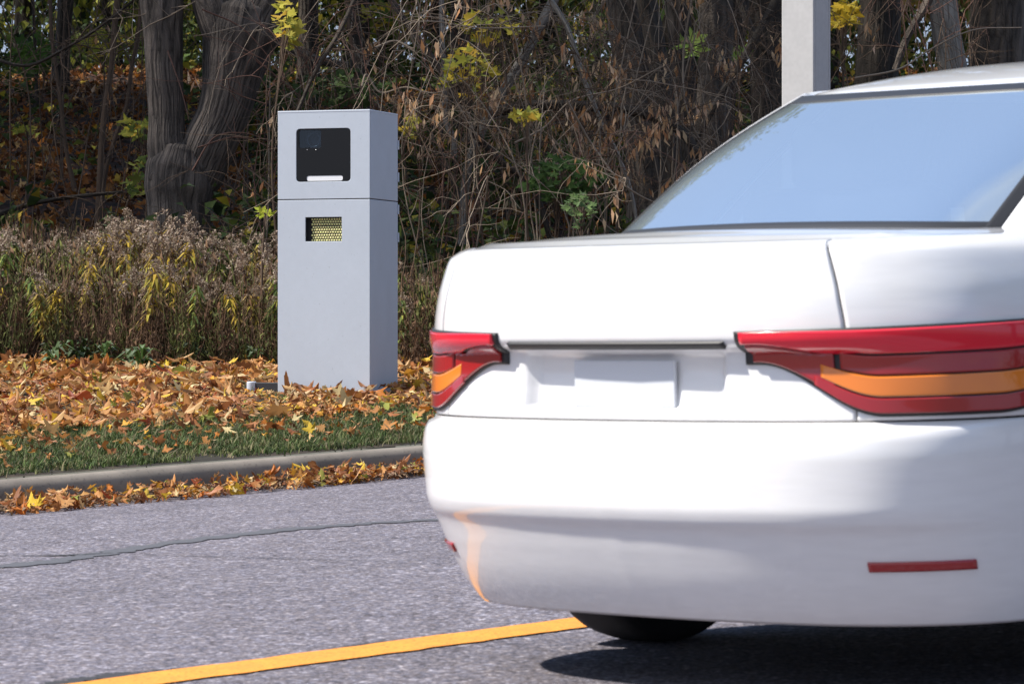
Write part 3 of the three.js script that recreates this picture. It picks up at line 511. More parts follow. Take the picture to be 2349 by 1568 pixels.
tree('furrowed_tree', 'thick furrowed brown trunk nearest the dead leaf sprays', [[1440, -30], [1447, 80], [1465, 180], [1482, 300], [1492, 480], [1495, 640]], 98, 31, M.barkRough, 8.2, { crown: 0, ridge: 0.035 });
tree('slim_tree', 'slim dark curved stem touching the furrowed trunk', [[1480, -30], [1497, 60], [1512, 150], [1530, 260], [1545, 420], [1545, 600]], 44, 30.6, M.barkDark, 6.5, { twigs: 5 });
tree('smooth_tree', 'smooth brown trunk between the two furrowed trunks', [[1555, -30], [1560, 80], [1568, 180], [1575, 320], [1575, 600]], 54, 33, M.barkFine, 8, { crown: 2 });
tree('furrowed_tree', 'furrowed trunk next left of the dark trunk beside the post', [[1642, -30], [1645, 80], [1640, 180], [1632, 320], [1630, 600]], 78, 32, M.barkRough, 8.4, { crown: 1, ridge: 0.035 });
tree('slim_tree', 'slim stem leaning against the furrowed trunk left of the post', [[1700, -30], [1688, 80], [1672, 170], [1660, 300], [1660, 600]], 42, 32.3, M.barkDark, 6, { twigs: 5 });
tree('dark_tree', 'dark rough trunk just left of the square post', [[1757, -30], [1762, 90], [1765, 250], [1768, 600]], 84, 33, M.barkDark, 8.2, { crown: 0, ridge: 0.035 });
tree('dark_tree', 'wide dark trunk right of the square post', [[2022, -30], [2018, 80], [2012, 200], [2010, 600]], 96, 38, M.barkDark, 9, { crown: 1, ridge: 0.03 });
tree('pale_tree', 'smooth pale grey leaning trunk above the car roof', [[2160, -30], [2166, 20], [2172, 80], [2185, 150], [2200, 240], [2200, 600]], 63, 33, M.barkPale, 8, { crown: 2 });
tree('furrowed_tree', 'furrowed trunk at the right edge above the car roof', [[2292, -30], [2290, 80], [2286, 200], [2285, 600]], 122, 35, M.barkRough, 9, { crown: 0, ridge: 0.035 });
tree('dark_tree', 'dark straight trunk on the leafy slope at far left', [[152, -30], [146, 60], [140, 160], [136, 260]], 34, 40, M.barkDark, 8, { crown: 1 });
tree('sapling', 'thin curved sapling in front of the dark trunk on the slope', [[118, 90], [128, 160], [140, 250], [152, 350], [166, 450], [172, 520]], 8.5, 31, M.twig, 2.2, { twigs: 6, seg: 8, ridge: 0 });
tree('sapling', 'bent brown sapling midway between left edge and forked maple', [[270, -30], [262, 60], [255, 150], [240, 250], [232, 330], [228, 420], [224, 500]], 14, 29, M.twig, 5, { twigs: 8, seg: 10, ridge: 0.002 });
tree('sapling', 'forked sapling stem close left of the forked maple', [[318, 60], [300, 160], [290, 240], [262, 320], [240, 400], [230, 500]], 9, 29.2, M.twig, 4, { twigs: 6, seg: 8, ridge: 0 });
tree('sapling', 'very thin dark sapling at the far left corner', [[74, -30], [78, 80], [82, 190]], 7, 38, M.barkDark, 6, { twigs: 5, seg: 8, ridge: 0 });
// trees outside the frame to the left and behind, whose shade lies on the wooded slope
for (const [px, Z, cr, H] of [[-500, 30, 0, 7.5], [-260, 38, 1, 8], [-1000, 36, 0, 8.5], [-150, 47, 2, 8.5], [250, 46, 1, 8.5], [-900, 46, 1, 9], [700, 42, 0, 8.5], [1050, 40, 1, 8.5], [1250, 47, 0, 9], [820, 34, 2, 6.8], [480, 36, 1, 7.5], [-1400, 28, 1, 7.5], [-1550, 33, 0, 8.5], [-1300, 38, 1, 8.5], [-700, 34, 0, 8], [-1900, 37, 1, 9], [-1850, 30, 0, 8]]) {
  const x = (px - CX) / FOC * Z, b = gy(x, Z); tree('slope_tree', 'grey trunked tree on the upper slope with thinning leaves', [[px, HY - (b + 3 - EYE) / Z * FOC], [px + 6, HY - (b + 1.2 - EYE) / Z * FOC]], 44, Z, M.barkDark, H, { crown: cr, cs: 1.25, group: 'trees on the upper slope', n: 40, seg: 20 });
}
// unseen trees added across the road to the right of the frame: they shade the right-hand faces of cabinet and post
for (const [x, Z, cr] of [[13.5, 9, 1], [17, 14, 0], [12, 4, 1], [21.5, 18.5, 1], [25.5, 22.5, 0]]) {
  const t = thing('added_shade_tree', 'unseen leafy tree added for shade on the near side of the road', 'tree', 'unseen added shade trees on the near side'), y = 0.05 + grade(tq(x, Z)[0]); t.position.set(x, y, -Z); const m = new MB(); m.tube(spline([V(0, -0.3, 0), V(0.05, 1.5, 0), V(-0.05, 3.2, 0.1), V(0.1, 5.5, 0)], 30), [0.22, 0.1], 20, undefined, ridge(0.03, 26, x)); mesh('trunk', m.geo(), M.barkRough, t);
  for (const [dx, h, s] of [[0, 4.4, 1.35], [0.4, 7.2, 1.2]]) { const c = mesh('crown', crowns[cr], M.leafV, t); c.position.set(dx, h, 0); c.scale.setScalar(s); }
}
{ // leafy trees that close the view at the top of the hill
  const cg = [crownGeo(401, 3600, 2.6, 2.2, 2.0, 0.10, MIX, 40, 0.4), crownGeo(402, 4200, 2.4, 2.4, 2.0, 0.10, [...GREEN, YEL[1], YEL[2], MIX[4]], 40, 0.4), crownGeo(403, 3600, 2.4, 2.2, 2.0, 0.11, [...RUST, ...MIX], 34, 0.4)];
  const R = rng(611), tg = [1, 2, 3].map((s) => { const m = new MB(), r2 = rng(s * 13), P = spline([V(0, -0.3, 0), V(0.1, 1.2, 0), V(-0.1, 3, 0.1), V(0.15, 4.8, 0)], 20); m.tube(P, [0.12, 0.05], 9); twigs(m, P.slice(6), 8, 1.3, 0.03, r2, 0.4, 1); return m.geo(); });
  for (let k = 0; k < 30; k++) {
    const px = -180 + 2750 * (k + 0.5) / 30 + (R() - 0.5) * 60, Z = 44 + 18 * R(), b = gAt(px, Z), g = k > 24 ? 2 : Math.floor(R() * 2);
    const t = thing('hilltop_tree', k > 24 ? 'rust tinged leafy tree at the top right of the woods' : g ? 'dark green leafy tree closing the view up the slope' : 'mixed green and yellow tree closing the view up the slope', 'tree', k > 24 ? 'rust tinged trees' : g ? 'dark green hilltop trees' : 'mixed hilltop trees');
    t.position.copy(b); mesh('trunk', tg[k % 3], M.barkDark, t); const c = mesh('crown', cg[g], M.leafV, t); c.position.set(0, 2.0 + 0.7 * R(), 0); c.rotation.y = R() * 6.28; c.scale.set(1, 0.95 + 0.3 * R(), 1);
    if (k % 2 === 0) { const c2 = mesh('crown', cg[g], M.leafV, t); c2.position.set(0.6 - R(), 5.2 + 0.7 * R(), 0); c2.rotation.y = R() * 6.28; c2.scale.setScalar(0.9); }
  }
}

// ---------------------------------------------------------------- undergrowth on the slope
{
  const R = rng(808), g1 = (() => { const m = new MB(); m.leaf(V(0, 0, 0), V(0, 0.15, 1).normalize(), V(0, 1, -0.1).normalize(), 1, 0.7, null, 0.3); return m.geo(); })(), L = [];
  for (let k = 0; k < 42000; k++) {
    const px = lerp(-150, 2500, R()), Z = 25.5 + 20 * R(), x = (px - CX) / FOC * Z, q = tq(x, Z)[1]; if (q < 17.8) continue;
    const left = px < 560 ? 0.17 : px < 620 ? 0.1 : 0, n = fbm(x * 0.8, Z * 0.8, 9, 3); if (n < 0.46 + left) continue;
    const h = 0.04 + (n - 0.42) * 2.2 * R(); const c = R() < 0.1 ? YEL[Math.floor(R() * 4)] : GREEN[Math.floor(R() * 4)];
    L.push({ p: V(x, gy(x, Z) + h, -Z), s: 0.06 + 0.07 * R(), q: randQ(R, 0.9), c: jit(c, R, 0.45), g: 0 });
  }
  scatter('ground_ivy', hillside, [g1], L, M.leafInst);
}

// maple sprays: saplings with few large leaves
function spray(label, px, py, Z, rx, ry, n, cols, ls, group, seed) {
  const R = rng(seed), t = thing('maple_sapling', label, 'sapling', group), c = W(px, py, Z), b = gAt(px + (R() - 0.5) * 60, Z + 0.2); t.position.copy(b);
  const st = new MB(), C = c.clone().sub(b), line = spline([V(0, -0.1, 0), C.clone().multiplyScalar(0.5).add(V((R() - 0.5) * 0.2, 0.1, 0)), C], 14); st.tube(line, [0.012, 0.004], 6);
  const lf = new MB(true), k = Z / FOC;
  for (let i = 0; i < n; i++) {
    const d = sphereDir(R), p = C.clone().add(V(d.x * rx * k * Math.sqrt(R()), d.y * ry * k * Math.sqrt(R()), d.z * 0.35));
    if (i % 3 === 0) st.tube(spline([line[9 + Math.floor(R() * 5)], p.clone().lerp(C, 0.4).add(V(0, 0.03, 0)), p], 6), [0.003, 0.0015], 4);
    // five pointed maple blade
    const s = ls * (0.6 + 0.7 * R()), q = new THREE.Quaternion().setFromEuler(new THREE.Euler(0.5 + 0.9 * (R() - 0.3), R() * 6.28, (R() - 0.5) * 1.2)), g = leafGeos[i % 2], col = jit(cols[Math.floor(R() * cols.length)], R, 0.25), o = lf.p.length / 3, pos = g.attributes.position;
    for (let v = 0; v < pos.count; v++) lf.v(V().fromBufferAttribute(pos, v).multiplyScalar(s).applyQuaternion(q).add(p), 0, 0, col);
    for (const ix of g.index.array) lf.i.push(ix + o);
  }
  mesh('stems', st.geo(), M.twig, t); mesh('leaves', lf.geo(), M.leafV, t);
}
{
  const Y = YEL.map((c) => c.map((v) => v * 1.15)), G = [[0.10, 0.15, 0.03], [0.16, 0.19, 0.03], [0.26, 0.26, 0.04]];
  spray('bright yellow maple leaves right of the forked maple', 655, 60, 25, 30, 70, 34, Y, 0.075, null, 1);
  spray('yellow maple leaves above and right of the speed camera', 1075, 165, 25.2, 70, 60, 60, Y, 0.06, null, 2);
  spray('yellow maple leaves high over the middle of the thicket', 1120, 60, 25.8, 80, 45, 50, Y, 0.06, null, 3);
  spray('deep yellow maple leaves beside the square post', 1935, 40, 29, 32, 36, 55, [[0.5, 0.34, 0.02], [0.42, 0.32, 0.03]], 0.08, null, 4);
  spray('yellow green maple leaves low against the forked maple', 312, 290, 27.4, 42, 40, 26, [...Y, ...G], 0.07, null, 5);
  spray('green and yellow maple leaves at the foot of the forked maple', 318, 420, 27.4, 30, 60, 30, [...G, Y[2]], 0.06, null, 6);
  spray('yellow leaves beside the top right of the speed camera', 940, 290, 25, 26, 30, 14, Y, 0.06, null, 7);
  spray('small yellow leaves low in the thicket', 1210, 265, 25, 40, 14, 22, Y, 0.06, null, 8);
  spray('yellow leaves on the slope at left', 230, 105, 36, 70, 40, 60, [...Y, ...G], 0.08, null, 9);
  spray('green leaves behind the saplings at far left', 80, 130, 38, 60, 50, 80, [[0.07, 0.15, 0.025], [0.11, 0.19, 0.03]], 0.09, null, 10);
  spray('few green leaves low on the slope at far left', 60, 300, 33, 40, 20, 12, [...G, Y[1]], 0.07, null, 11);
  spray('large green leaves between trunks left of the post', 1590, 110, 29.5, 24, 26, 9, [[0.18, 0.28, 0.05], [0.24, 0.32, 0.06]], 0.11, null, 12);
  spray('green leaves in front of the furrowed trunk by the post', 1700, 130, 29.5, 20, 20, 7, [[0.18, 0.28, 0.05]], 0.09, null, 13);
  spray('yellow green leaf beside the speed camera at left', 608, 488, 23, 10, 14, 4, [[0.34, 0.38, 0.03]], 0.065, null, 14);
  spray('yellow leaves behind the thin stems above the camera', 880, 45, 34, 90, 40, 70, [...Y, ...G], 0.08, null, 15);
  spray('dark green leaves behind the speed camera', 790, 205, 26, 120, 45, 110, [[0.05, 0.085, 0.022], [0.075, 0.11, 0.03]], 0.06, null, 16);
  spray('green undergrowth leaves right of the speed camera', 1290, 410, 25.2, 100, 60, 170, [[0.05, 0.10, 0.02], [0.07, 0.13, 0.03]], 0.06, null, 17);
  spray('low green leaves beside the car rear window', 1330, 480, 24.5, 40, 40, 60, [[0.09, 0.15, 0.05], [0.12, 0.18, 0.06]], 0.045, null, 18);
}

// ---------------------------------------------------------------- dead limbs and bare tangled shrubs
function limb(label, pts, Z, w0, w1, bark, nTw = 0, seed = 1, dz = 0) {
  const R = rng(seed), t = thing('dead_limb', label, 'branch'), A = pts.map(([x, y, z]) => W(x, y, Z + (z ?? 0))), o = A[0].clone(); t.position.copy(o);
  const P = spline(A.map((p) => p.clone().sub(o)), 40), mb = new MB(); mb.tube(P, (k) => lerp(w0, w1, k) / 2 / FOC * Z, 12, undefined, ridge(0.006, 40, seed)); mesh('limb', mb.geo(), bark, t);
  if (nTw) { const m2 = new MB(); twigs(m2, P, nTw, 0.6, 0.005, R, 0.1, 1); mesh('twigs', m2.geo(), M.twig, t); } void dz;
}
limb('thick dark limb lying across the thicket right of the camera', [[1070, 330], [1110, 272], [1200, 246], [1330, 243], [1440, 252], [1560, 300], [1640, 420]], 27, 30, 20, M.barkDark, 6, 1);
limb('grey leaning limb rising to the right across the thicket', [[1060, 560], [1075, 380], [1110, 290], [1160, 200], [1215, 105], [1290, -40]], 26.3, 20, 24, M.barkPale, 10, 2);
limb('pale broken snag hanging upright above the camera', [[1012, -40], [1014, 90], [1022, 200], [1020, 270], [1040, 320], [1041, 362]], 26, 13, 15, M.barkPale, 4, 3);
limb('brown limb slanting down behind the speed camera', [[880, -30], [930, 50], [990, 130], [1030, 200], [1010, 330], [1060, 480], [1050, 620]], 27.4, 15, 10, M.barkRough, 8, 4);
limb('thin grey limb slanting through the dead leaf sprays', [[1250, -20], [1300, 60], [1335, 170], [1385, 290], [1420, 360], [1450, 450], [1470, 600]], 26, 13, 9, M.barkPale, 9, 5);
limb('dark slanting limb low in the thicket', [[1090, 310], [1150, 370], [1220, 430], [1260, 540], [1280, 650]], 26.2, 18, 12, M.barkDark, 5, 6);
limb('dark limb climbing to the left of the square post', [[1590, 330], [1660, 210], [1720, 110], [1775, 10], [1800, -60]], 29, 15, 22, M.barkDark, 9, 7);
limb('dark forked limb crossing in front of the trunk by the post', [[1690, -30], [1720, 60], [1760, 120], [1830, 170]], 29.3, 20, 14, M.barkDark, 4, 8);
limb('brown stick leaning right of the pale trunk', [[2055, 160], [2080, 90], [2120, 20], [2160, -50]], 30, 16, 20, M.barkRough, 4, 9);
limb('mossy fallen log behind the thin stems', [[640, 95], [690, 120], [740, 140], [800, 150]], 33, 24, 18, M.barkRough, 2, 10);
limb('dark fallen branch low on the leafy slope', [[-30, 500], [60, 470], [160, 452], [280, 440]], 27.5, 14, 8, M.barkDark, 6, 11);
limb('thin dark stem leaning over the speed camera', [[680, 260], [720, 170], [780, 70], [830, -40]], 25, 9, 12, M.barkDark, 8, 12);
limb('slender stem rising behind the camera lid', [[790, 300], [815, 190], [800, 60], [790, -40]], 26, 9, 8, M.twig, 8, 13);
limb('long thin branch arching in from the left edge', [[-30, 130], [60, 150], [150, 110], [230, 60], [330, -20]], 27, 9, 6, M.barkDark, 7, 14);

function vine(label, pts, Z, seed) { const R = rng(seed), t = thing('vine', label, 'vine'), A = pts.map(([x, y]) => W(x, y, Z)), o = A[0].clone(); t.position.copy(o); const mb = new MB(); mb.tube(spline(A.map((p) => p.clone().sub(o).add(V(0, 0, 0.25 * (R() - 0.5)))), 40), [0.008, 0.004], 6); mesh('vine_stem', mb.geo(), M.twigPale, t); }
vine('thin pale curling vine high above the speed camera', [[860, 110], [905, 90], [950, 110], [940, 60], [985, 52], [1100, 62], [1250, 60]], 25.5, 1);
vine('pale vine hanging in a loop left of the hanging snag', [[830, 200], [840, 170], [870, 210], [930, 200], [1000, 215], [1080, 180]], 25.6, 2);
vine('pale vine sagging in front of the furrowed trunk', [[1300, 230], [1360, 330], [1440, 430], [1540, 470], [1640, 440]], 25.4, 3);
vine('thin pale curling vine beside the grey leaning limb', [[1180, 330], [1250, 290], [1310, 230], [1420, 200], [1520, 150]], 25.8, 4);
vine('pale vine looping over the right end of the thicket', [[1960, 180], [2060, 160], [2140, 110], [2230, 70], [2349, 60]], 27, 5);
vine('long pale vine drooping beside the smooth trunk', [[1590, -20], [1570, 120], [1575, 250], [1620, 330], [1700, 350]], 27, 6);

const tanCols = [[0.56, 0.36, 0.21], [0.46, 0.26, 0.13], [0.62, 0.44, 0.29], [0.36, 0.18, 0.085]];
function shrub(label, px, Z, H, nStem, spread, seed, group, leaves = 0, mat = M.twig) {
  const R = rng(seed), t = thing('bare_shrub', label, 'shrub', group), b = gAt(px, Z); t.position.copy(b); const mb = new MB(), tips = [];
  for (let k = 0; k < nStem; k++) {
    const a = R() * 6.283, out = spread * (0.3 + 0.9 * R()), h = H * (0.55 + 0.6 * R()), arch = 0.3 + 0.7 * R();
    const P = spline([V(0.15 * Math.cos(a), -0.1, 0.15 * Math.sin(a)), V(out * 0.25 * Math.cos(a), h * 0.5, out * 0.25 * Math.sin(a)), V(out * 0.65 * Math.cos(a), h * (0.95), out * 0.65 * Math.sin(a)), V(out * 1.25 * Math.cos(a + 0.3), h * (1.05 - 0.5 * arch), out * 1.25 * Math.sin(a + 0.3))].map((p, i) => i ? p.add(sphereDir(R).multiplyScalar(0.3)) : p), 16);
    mb.tube(P, [0.004 + 0.007 * R() * R(), 0.002], 5); tips.push(...P.slice(8)); twigs(mb, P.slice(3), 6, 0.75, 0.0036, R, 0.15, 1, tips);
  }
  mesh('stems', mb.geo(), mat, t);
  if (leaves) { const lf = new MB(true); let c = null; for (let k = 0; k < leaves; k++) { if (!c || R() < 0.12) c = tips[Math.floor(R() * tips.length)]; const p = c.clone().add(sphereDir(R).multiplyScalar(0.16 * R())); const col = jit(tanCols[Math.floor(R() * 4)], R, 0.3), l = 0.05 + 0.05 * R(); lf.leaf(p, V((R() - 0.5) * 0.9, -1, (R() - 0.5) * 0.9).normalize(), sphereDir(R), l, l * 0.3, col, 1.0 * (R() - 0.3)); } mesh('dead_leaves', lf.geo(), M.leafV, t); }
}
{
  const R = rng(909), gA = 'bare twiggy shrubs of the thicket', gB = 'shrubs hung with dead tan leaves', gC = 'bare shrubs on the leafy slope';
  const LA = ["low bare shrub between the forked maple and the speed camera", "bare twiggy shrub just left of the speed camera", "bare shrub whose twigs stand directly behind the speed camera", "tall bare shrub behind the right side of the speed camera", "bare reddish shrub right beside the speed camera", "tall bare shrub below the hanging pale snag", "low pale twiggy shrub right of the speed camera", "tall bare shrub around the foot of the grey leaning limb", "low reddish shrub above the car boot", "tall bare shrub behind the slanting dark limb", "tallest bare shrub behind the hanging pale snag", "tall pale twigged shrub far behind the speed camera", "bare shrub in front of the thick furrowed trunk", "bare shrub right of the square post", "tall bare shrub between the wide dark trunk and pale trunk", "tall bare shrub at the right edge above the car roof"],
    LB = ["tan leaved shrub in front of the grey leaning limb", "tan leaved tall shrub left of the thick furrowed trunk", "tan leaved shrub at the foot of the thick furrowed trunk", "tan leaved shrub in front of the smooth brown trunk", "tan leaved shrub by the trunks left of the post", "low tan leaved shrub above the middle of the car boot", "thinly leaved tan shrub at the square post"],
    LC = ["sparse bare shrub at the left edge of the slope", "sparse shrub beside the dark straight trunk on the slope", "low sparse shrub between the curved and bent saplings", "sparse shrub close left of the forked maple", "sparse shrub behind the right stem of the forked maple", "sparse shrub right of the forked maple"];
  [[560, 25, 1.5], [640, 26, 2.6], [720, 25.6, 2.2], [860, 26.5, 2.8], [930, 25, 2.0], [985, 26.6, 3.0], [1040, 25.4, 1.9], [1100, 27, 2.9], [1160, 25.6, 1.7], [1230, 27.2, 2.6], [1010, 28, 3.2], [780, 28, 3.0], [1400, 28.5, 2.4], [1880, 29, 3.0], [2080, 29, 3.3], [2240, 29.5, 3.5]].forEach(([x, z, h], k) => shrub(LA[k], x, z, h, 4, 0.9, 1000 + k, gA, 14, k % 5 === 1 ? M.twigPale : k % 3 === 2 ? M.twigRed : M.twig));
  [[1290, 26, 2.6, 260], [1350, 26.5, 2.9, 320], [1430, 26.2, 2.3, 260], [1520, 27, 2.5, 240], [1600, 27.5, 2.4, 170], [1260, 25.3, 2.0, 190], [1720, 28, 2.5, 80]].forEach(([x, z, h, n], k) => shrub(LB[k], x, z, h, 7, 0.75, 1200 + k, gB, n, k % 2 ? M.twigPale : M.twig));
  [[20, 28, 2.4], [100, 32, 2.8], [190, 28, 2.0], [300, 31, 2.4], [520, 29, 2.6], [590, 31, 2.8]].forEach(([x, z, h], k) => shrub(LC[k], x, z, h, 4, 0.8, 1300 + k, gC, 8)); void R;
}

// ---------------------------------------------------------------- goldenrod meadow
{
  const GR = [];
  const LV = { dry: [[0.10, 0.055, 0.030], [0.15, 0.085, 0.045], [0.065, 0.038, 0.024], [0.20, 0.11, 0.055]], yel: [[0.44, 0.31, 0.035], [0.34, 0.29, 0.045], [0.26, 0.17, 0.045]], grn: [[0.10, 0.15, 0.04], [0.16, 0.20, 0.045], [0.30, 0.28, 0.05]] };
  const plant = (seed, h, kind) => {
    const R = rng(seed), st = new MB(true), lf = new MB(true), pl = new MB(true), bend = V((R() - 0.5) * 0.35, 0, (R() - 0.5) * 0.35);
    const P = spline([V(0, -0.05, 0), V(0.02, h * 0.4, 0).addScaledVector(bend, 0.2), V(0, h * 0.75, 0).addScaledVector(bend, 0.6), V(0, h, 0).addScaledVector(bend, 1.1)], 14);
    st.tube(P, [0.0045, 0.002], 5, kind === 'grn' ? [0.14, 0.13, 0.05] : [0.15, 0.09, 0.06]);
    const C = LV[kind], n = kind === 'dry' ? 42 : 96;
    for (let k = 0; k < n; k++) { const f = 0.05 + (kind === 'dry' ? 0.83 : 0.88) * k / n, i = Math.floor(f * 13), p = P[i].clone().lerp(P[i + 1], f * 13 - i), a = R() * 6.28, l = (kind === 'dry' ? 0.06 : 0.10) + 0.06 * R(), dn = kind === 'dry' ? -1.1 - R() : -0.2 - 0.9 * R();
      const low = f < 0.25 + 0.2 * R() ? LV.dry : C; lf.leaf(p, V(Math.cos(a), dn, Math.sin(a)).normalize(), V(-Math.cos(a) * 0.4, 1, -Math.sin(a) * 0.4).normalize(), l, l * (kind === 'dry' ? 0.18 : 0.2), jit(low[Math.floor(R() * low.length)], R, 0.35), 0.6); }
    // plume: arching branchlets carrying fluff
    const nb = 4 + Math.floor(R() * 8), fl = [[0.38, 0.295, 0.225], [0.27, 0.20, 0.15], [0.50, 0.41, 0.325], [0.17, 0.115, 0.08]], sideA = R() * 6.28;
    for (let b = 0; b < nb; b++) {
      const f = 0.74 + 0.26 * b / nb, i = Math.min(13, Math.floor(f * 14)), o = P[i], a = sideA + (R() - 0.5) * 3.4, l = (0.04 + 0.12 * (1 - (f - 0.74) / 0.3)) * (0.6 + 0.8 * R());
      const Q = spline([o, o.clone().add(V(Math.cos(a) * l * 0.5, l * 0.42, Math.sin(a) * l * 0.5)), o.clone().add(V(Math.cos(a) * l, -l * 0.12, Math.sin(a) * l))], 6); st.tube(Q, [0.0014, 0.0008], 3, [0.2, 0.14, 0.1]);
      for (let k = 0; k < 30; k++) { const p = Q[1 + Math.floor(R() * 6)].clone().add(sphereDir(R).multiplyScalar(0.010)), d = sphereDir(R).add(V(0, 0.5, 0)).normalize(); pl.leaf(p, d, sphereDir(R), 0.016 + 0.012 * R(), 0.010 + 0.006 * R(), jit(fl[Math.floor(R() * 4)], R, 0.2), 0.2); }
    }
    return { st: st.geo(), lf: lf.geo(), pl: pl.geo() };
  };
  const kinds = ['dry', 'dry', 'dry', 'yel', 'dry', 'grn', 'yel', 'yel', 'grn', 'dry'];
  kinds.forEach((k, i) => GR.push({ k, h: 0.82 + 0.05 * (i % 4), ...plant(2000 + i, 0.82 + 0.05 * (i % 4), k) }));
  const R = rng(2222), fluff = phys({ vertexColors: true, roughness: 1, transmission: 0.3, thickness: 0, side: THREE.DoubleSide, specularIntensity: 0.2 });
  const LB = { dry: ['dried brown goldenrod with a grey seed plume in the meadow', 'dried goldenrods'], yel: ['goldenrod with yellowing leaves and a grey seed plume in the meadow', 'yellowing goldenrods'], grn: ['goldenrod with leaves still green under its grey plume', 'green leaved goldenrods'] };
  const hFit = (px) => { // plume line read from the photograph: where the tops of the meadow stand
    const T = [[-150, 520], [0, 505], [80, 520], [180, 510], [260, 470], [350, 465], [420, 510], [480, 505], [560, 520], [640, 490], [760, 560], [1000, 600]]; for (let k = 1; k < T.length; k++) if (px < T[k][0]) return lerp(T[k - 1][1], T[k][1], (px - T[k - 1][0]) / (T[k][0] - T[k - 1][0])); return 600; };
  const add = (px, Z, hs) => {
    const b = gAt(px, Z), pref = px > 150 && px < 420 ? [3, 6, 7, 1, 3, 4] : px < 150 ? [0, 3, 5, 8, 5, 7] : px > 500 ? [5, 8, 0, 8, 6, 9, 7] : [0, 5, 6, 4, 7, 9], g = GR[R() < 0.55 ? pref[Math.floor(R() * pref.length)] : Math.floor(R() * 10)];
    const t = thing('goldenrod', LB[g.k][0], 'plant', LB[g.k][1]); t.position.copy(b); t.rotation.y = R() * 6.28; t.rotation.z = (R() - 0.5) * 0.28; t.rotation.x = (R() - 0.5) * 0.2; t.scale.setScalar(hs / g.h);
    mesh('stem', g.st, M.dryV, t); mesh('leaves', g.lf, M.leafV, t); mesh('plume', g.pl, fluff, t);
  };
  for (let k = 0; k < 225; k++) {
    const px = k < 205 ? lerp(-120, 660, R()) : lerp(900, 1300, R()), Z = 22.7 + 2.5 * Math.pow(R(), 1.2), b = gAt(px, Z), top = EYE + (HY - (hFit(px) + 5 + 90 * R() * R() + (Z < 23.7 ? 210 * R() : 0))) / FOC * Z; add(px, Z, Math.max(0.45, (top - b.y) * (0.86 + 0.16 * R())));
  }
  // dense dead stalks between them
  const fill = [1, 2, 3].map((s) => { const R2 = rng(s * 7), m = new MB(true); for (let k = 0; k < 7; k++) { const a = R2() * 6.28, h = 0.2 + 0.4 * R2(), o = V((R2() - 0.5) * 0.12, -0.02, (R2() - 0.5) * 0.12), tip = o.clone().add(V(Math.cos(a) * 0.16 * R2(), h, Math.sin(a) * 0.16 * R2())), c = jit([0.12, 0.07, 0.04], R2, 0.5); m.tube([o, o.clone().lerp(tip, 0.5).add(sphereDir(R2).multiplyScalar(0.02)), tip], [0.0028, 0.0012], 3, c); for (let j = 0; j < 9; j++) { const p = o.clone().lerp(tip, 0.1 + 0.9 * R2()), b = R2() * 6.28, l = 0.03 + 0.05 * R2(); m.leaf(p, V(Math.cos(b), -1.2, Math.sin(b)).normalize(), sphereDir(R2), l, l * 0.22, jit([0.10, 0.056, 0.03], R2, 0.5), 0.7); } } return m.geo(); });
  const L = []; for (let k = 0; k < 1700; k++) { const px = k < 1400 ? lerp(-150, 680, R()) : lerp(880, 1500, R()), Z = 22.55 + 3.2 * R(), b = gAt(px, Z); const v = 0.7 + 0.6 * R(); L.push({ p: b, s: (0.75 + 0.45 * R()) * (Z < 22.9 ? 0.7 : 1), q: randQ(R, 0.18), c: R() < 0.3 ? [v * 0.9, v * 1.75, v * 0.8] : [v, v, v], g: Math.floor(R() * 3) }); }
  scatter('dead_stalks', verge, fill, L, M.dryV);
  // low green weeds at the foot of the meadow
  const weed = (seed) => { const R2 = rng(seed), m = new MB(true); for (let k = 0; k < 26; k++) { const a = R2() * 6.28, e = R2() * 0.9, l = 0.08 + 0.07 * R2(); m.leaf(V(0, 0.01 + 0.09 * R2(), 0), V(Math.cos(a), 0.3 + e - 0.3, Math.sin(a)).normalize(), V(0, 1, 0), l, l * 0.24, jit([0.06, 0.105, 0.028], R2, 0.4), 0.7); } return m.geo(); };
  const wg = [weed(1), weed(2), weed(3)];
  [[170, 835], [300, 850], [325, 862], [405, 800], [437, 845], [445, 825], [520, 840], [585, 850], [610, 815], [620, 790], [190, 800], [240, 845], [560, 830], [120, 850]].forEach(([x, y], k) => { const p = onGround(x, Math.max(y, 838)); const w = mesh('weed', wg[k % 3], M.leafV); w.position.copy(p); w.rotation.y = k * 1.7; w.scale.setScalar(0.85 + 0.3 * R()); tag(w, 'low dark green weed rosette at the foot of the meadow', 'plant', 'green weeds along the meadow edge'); });
}

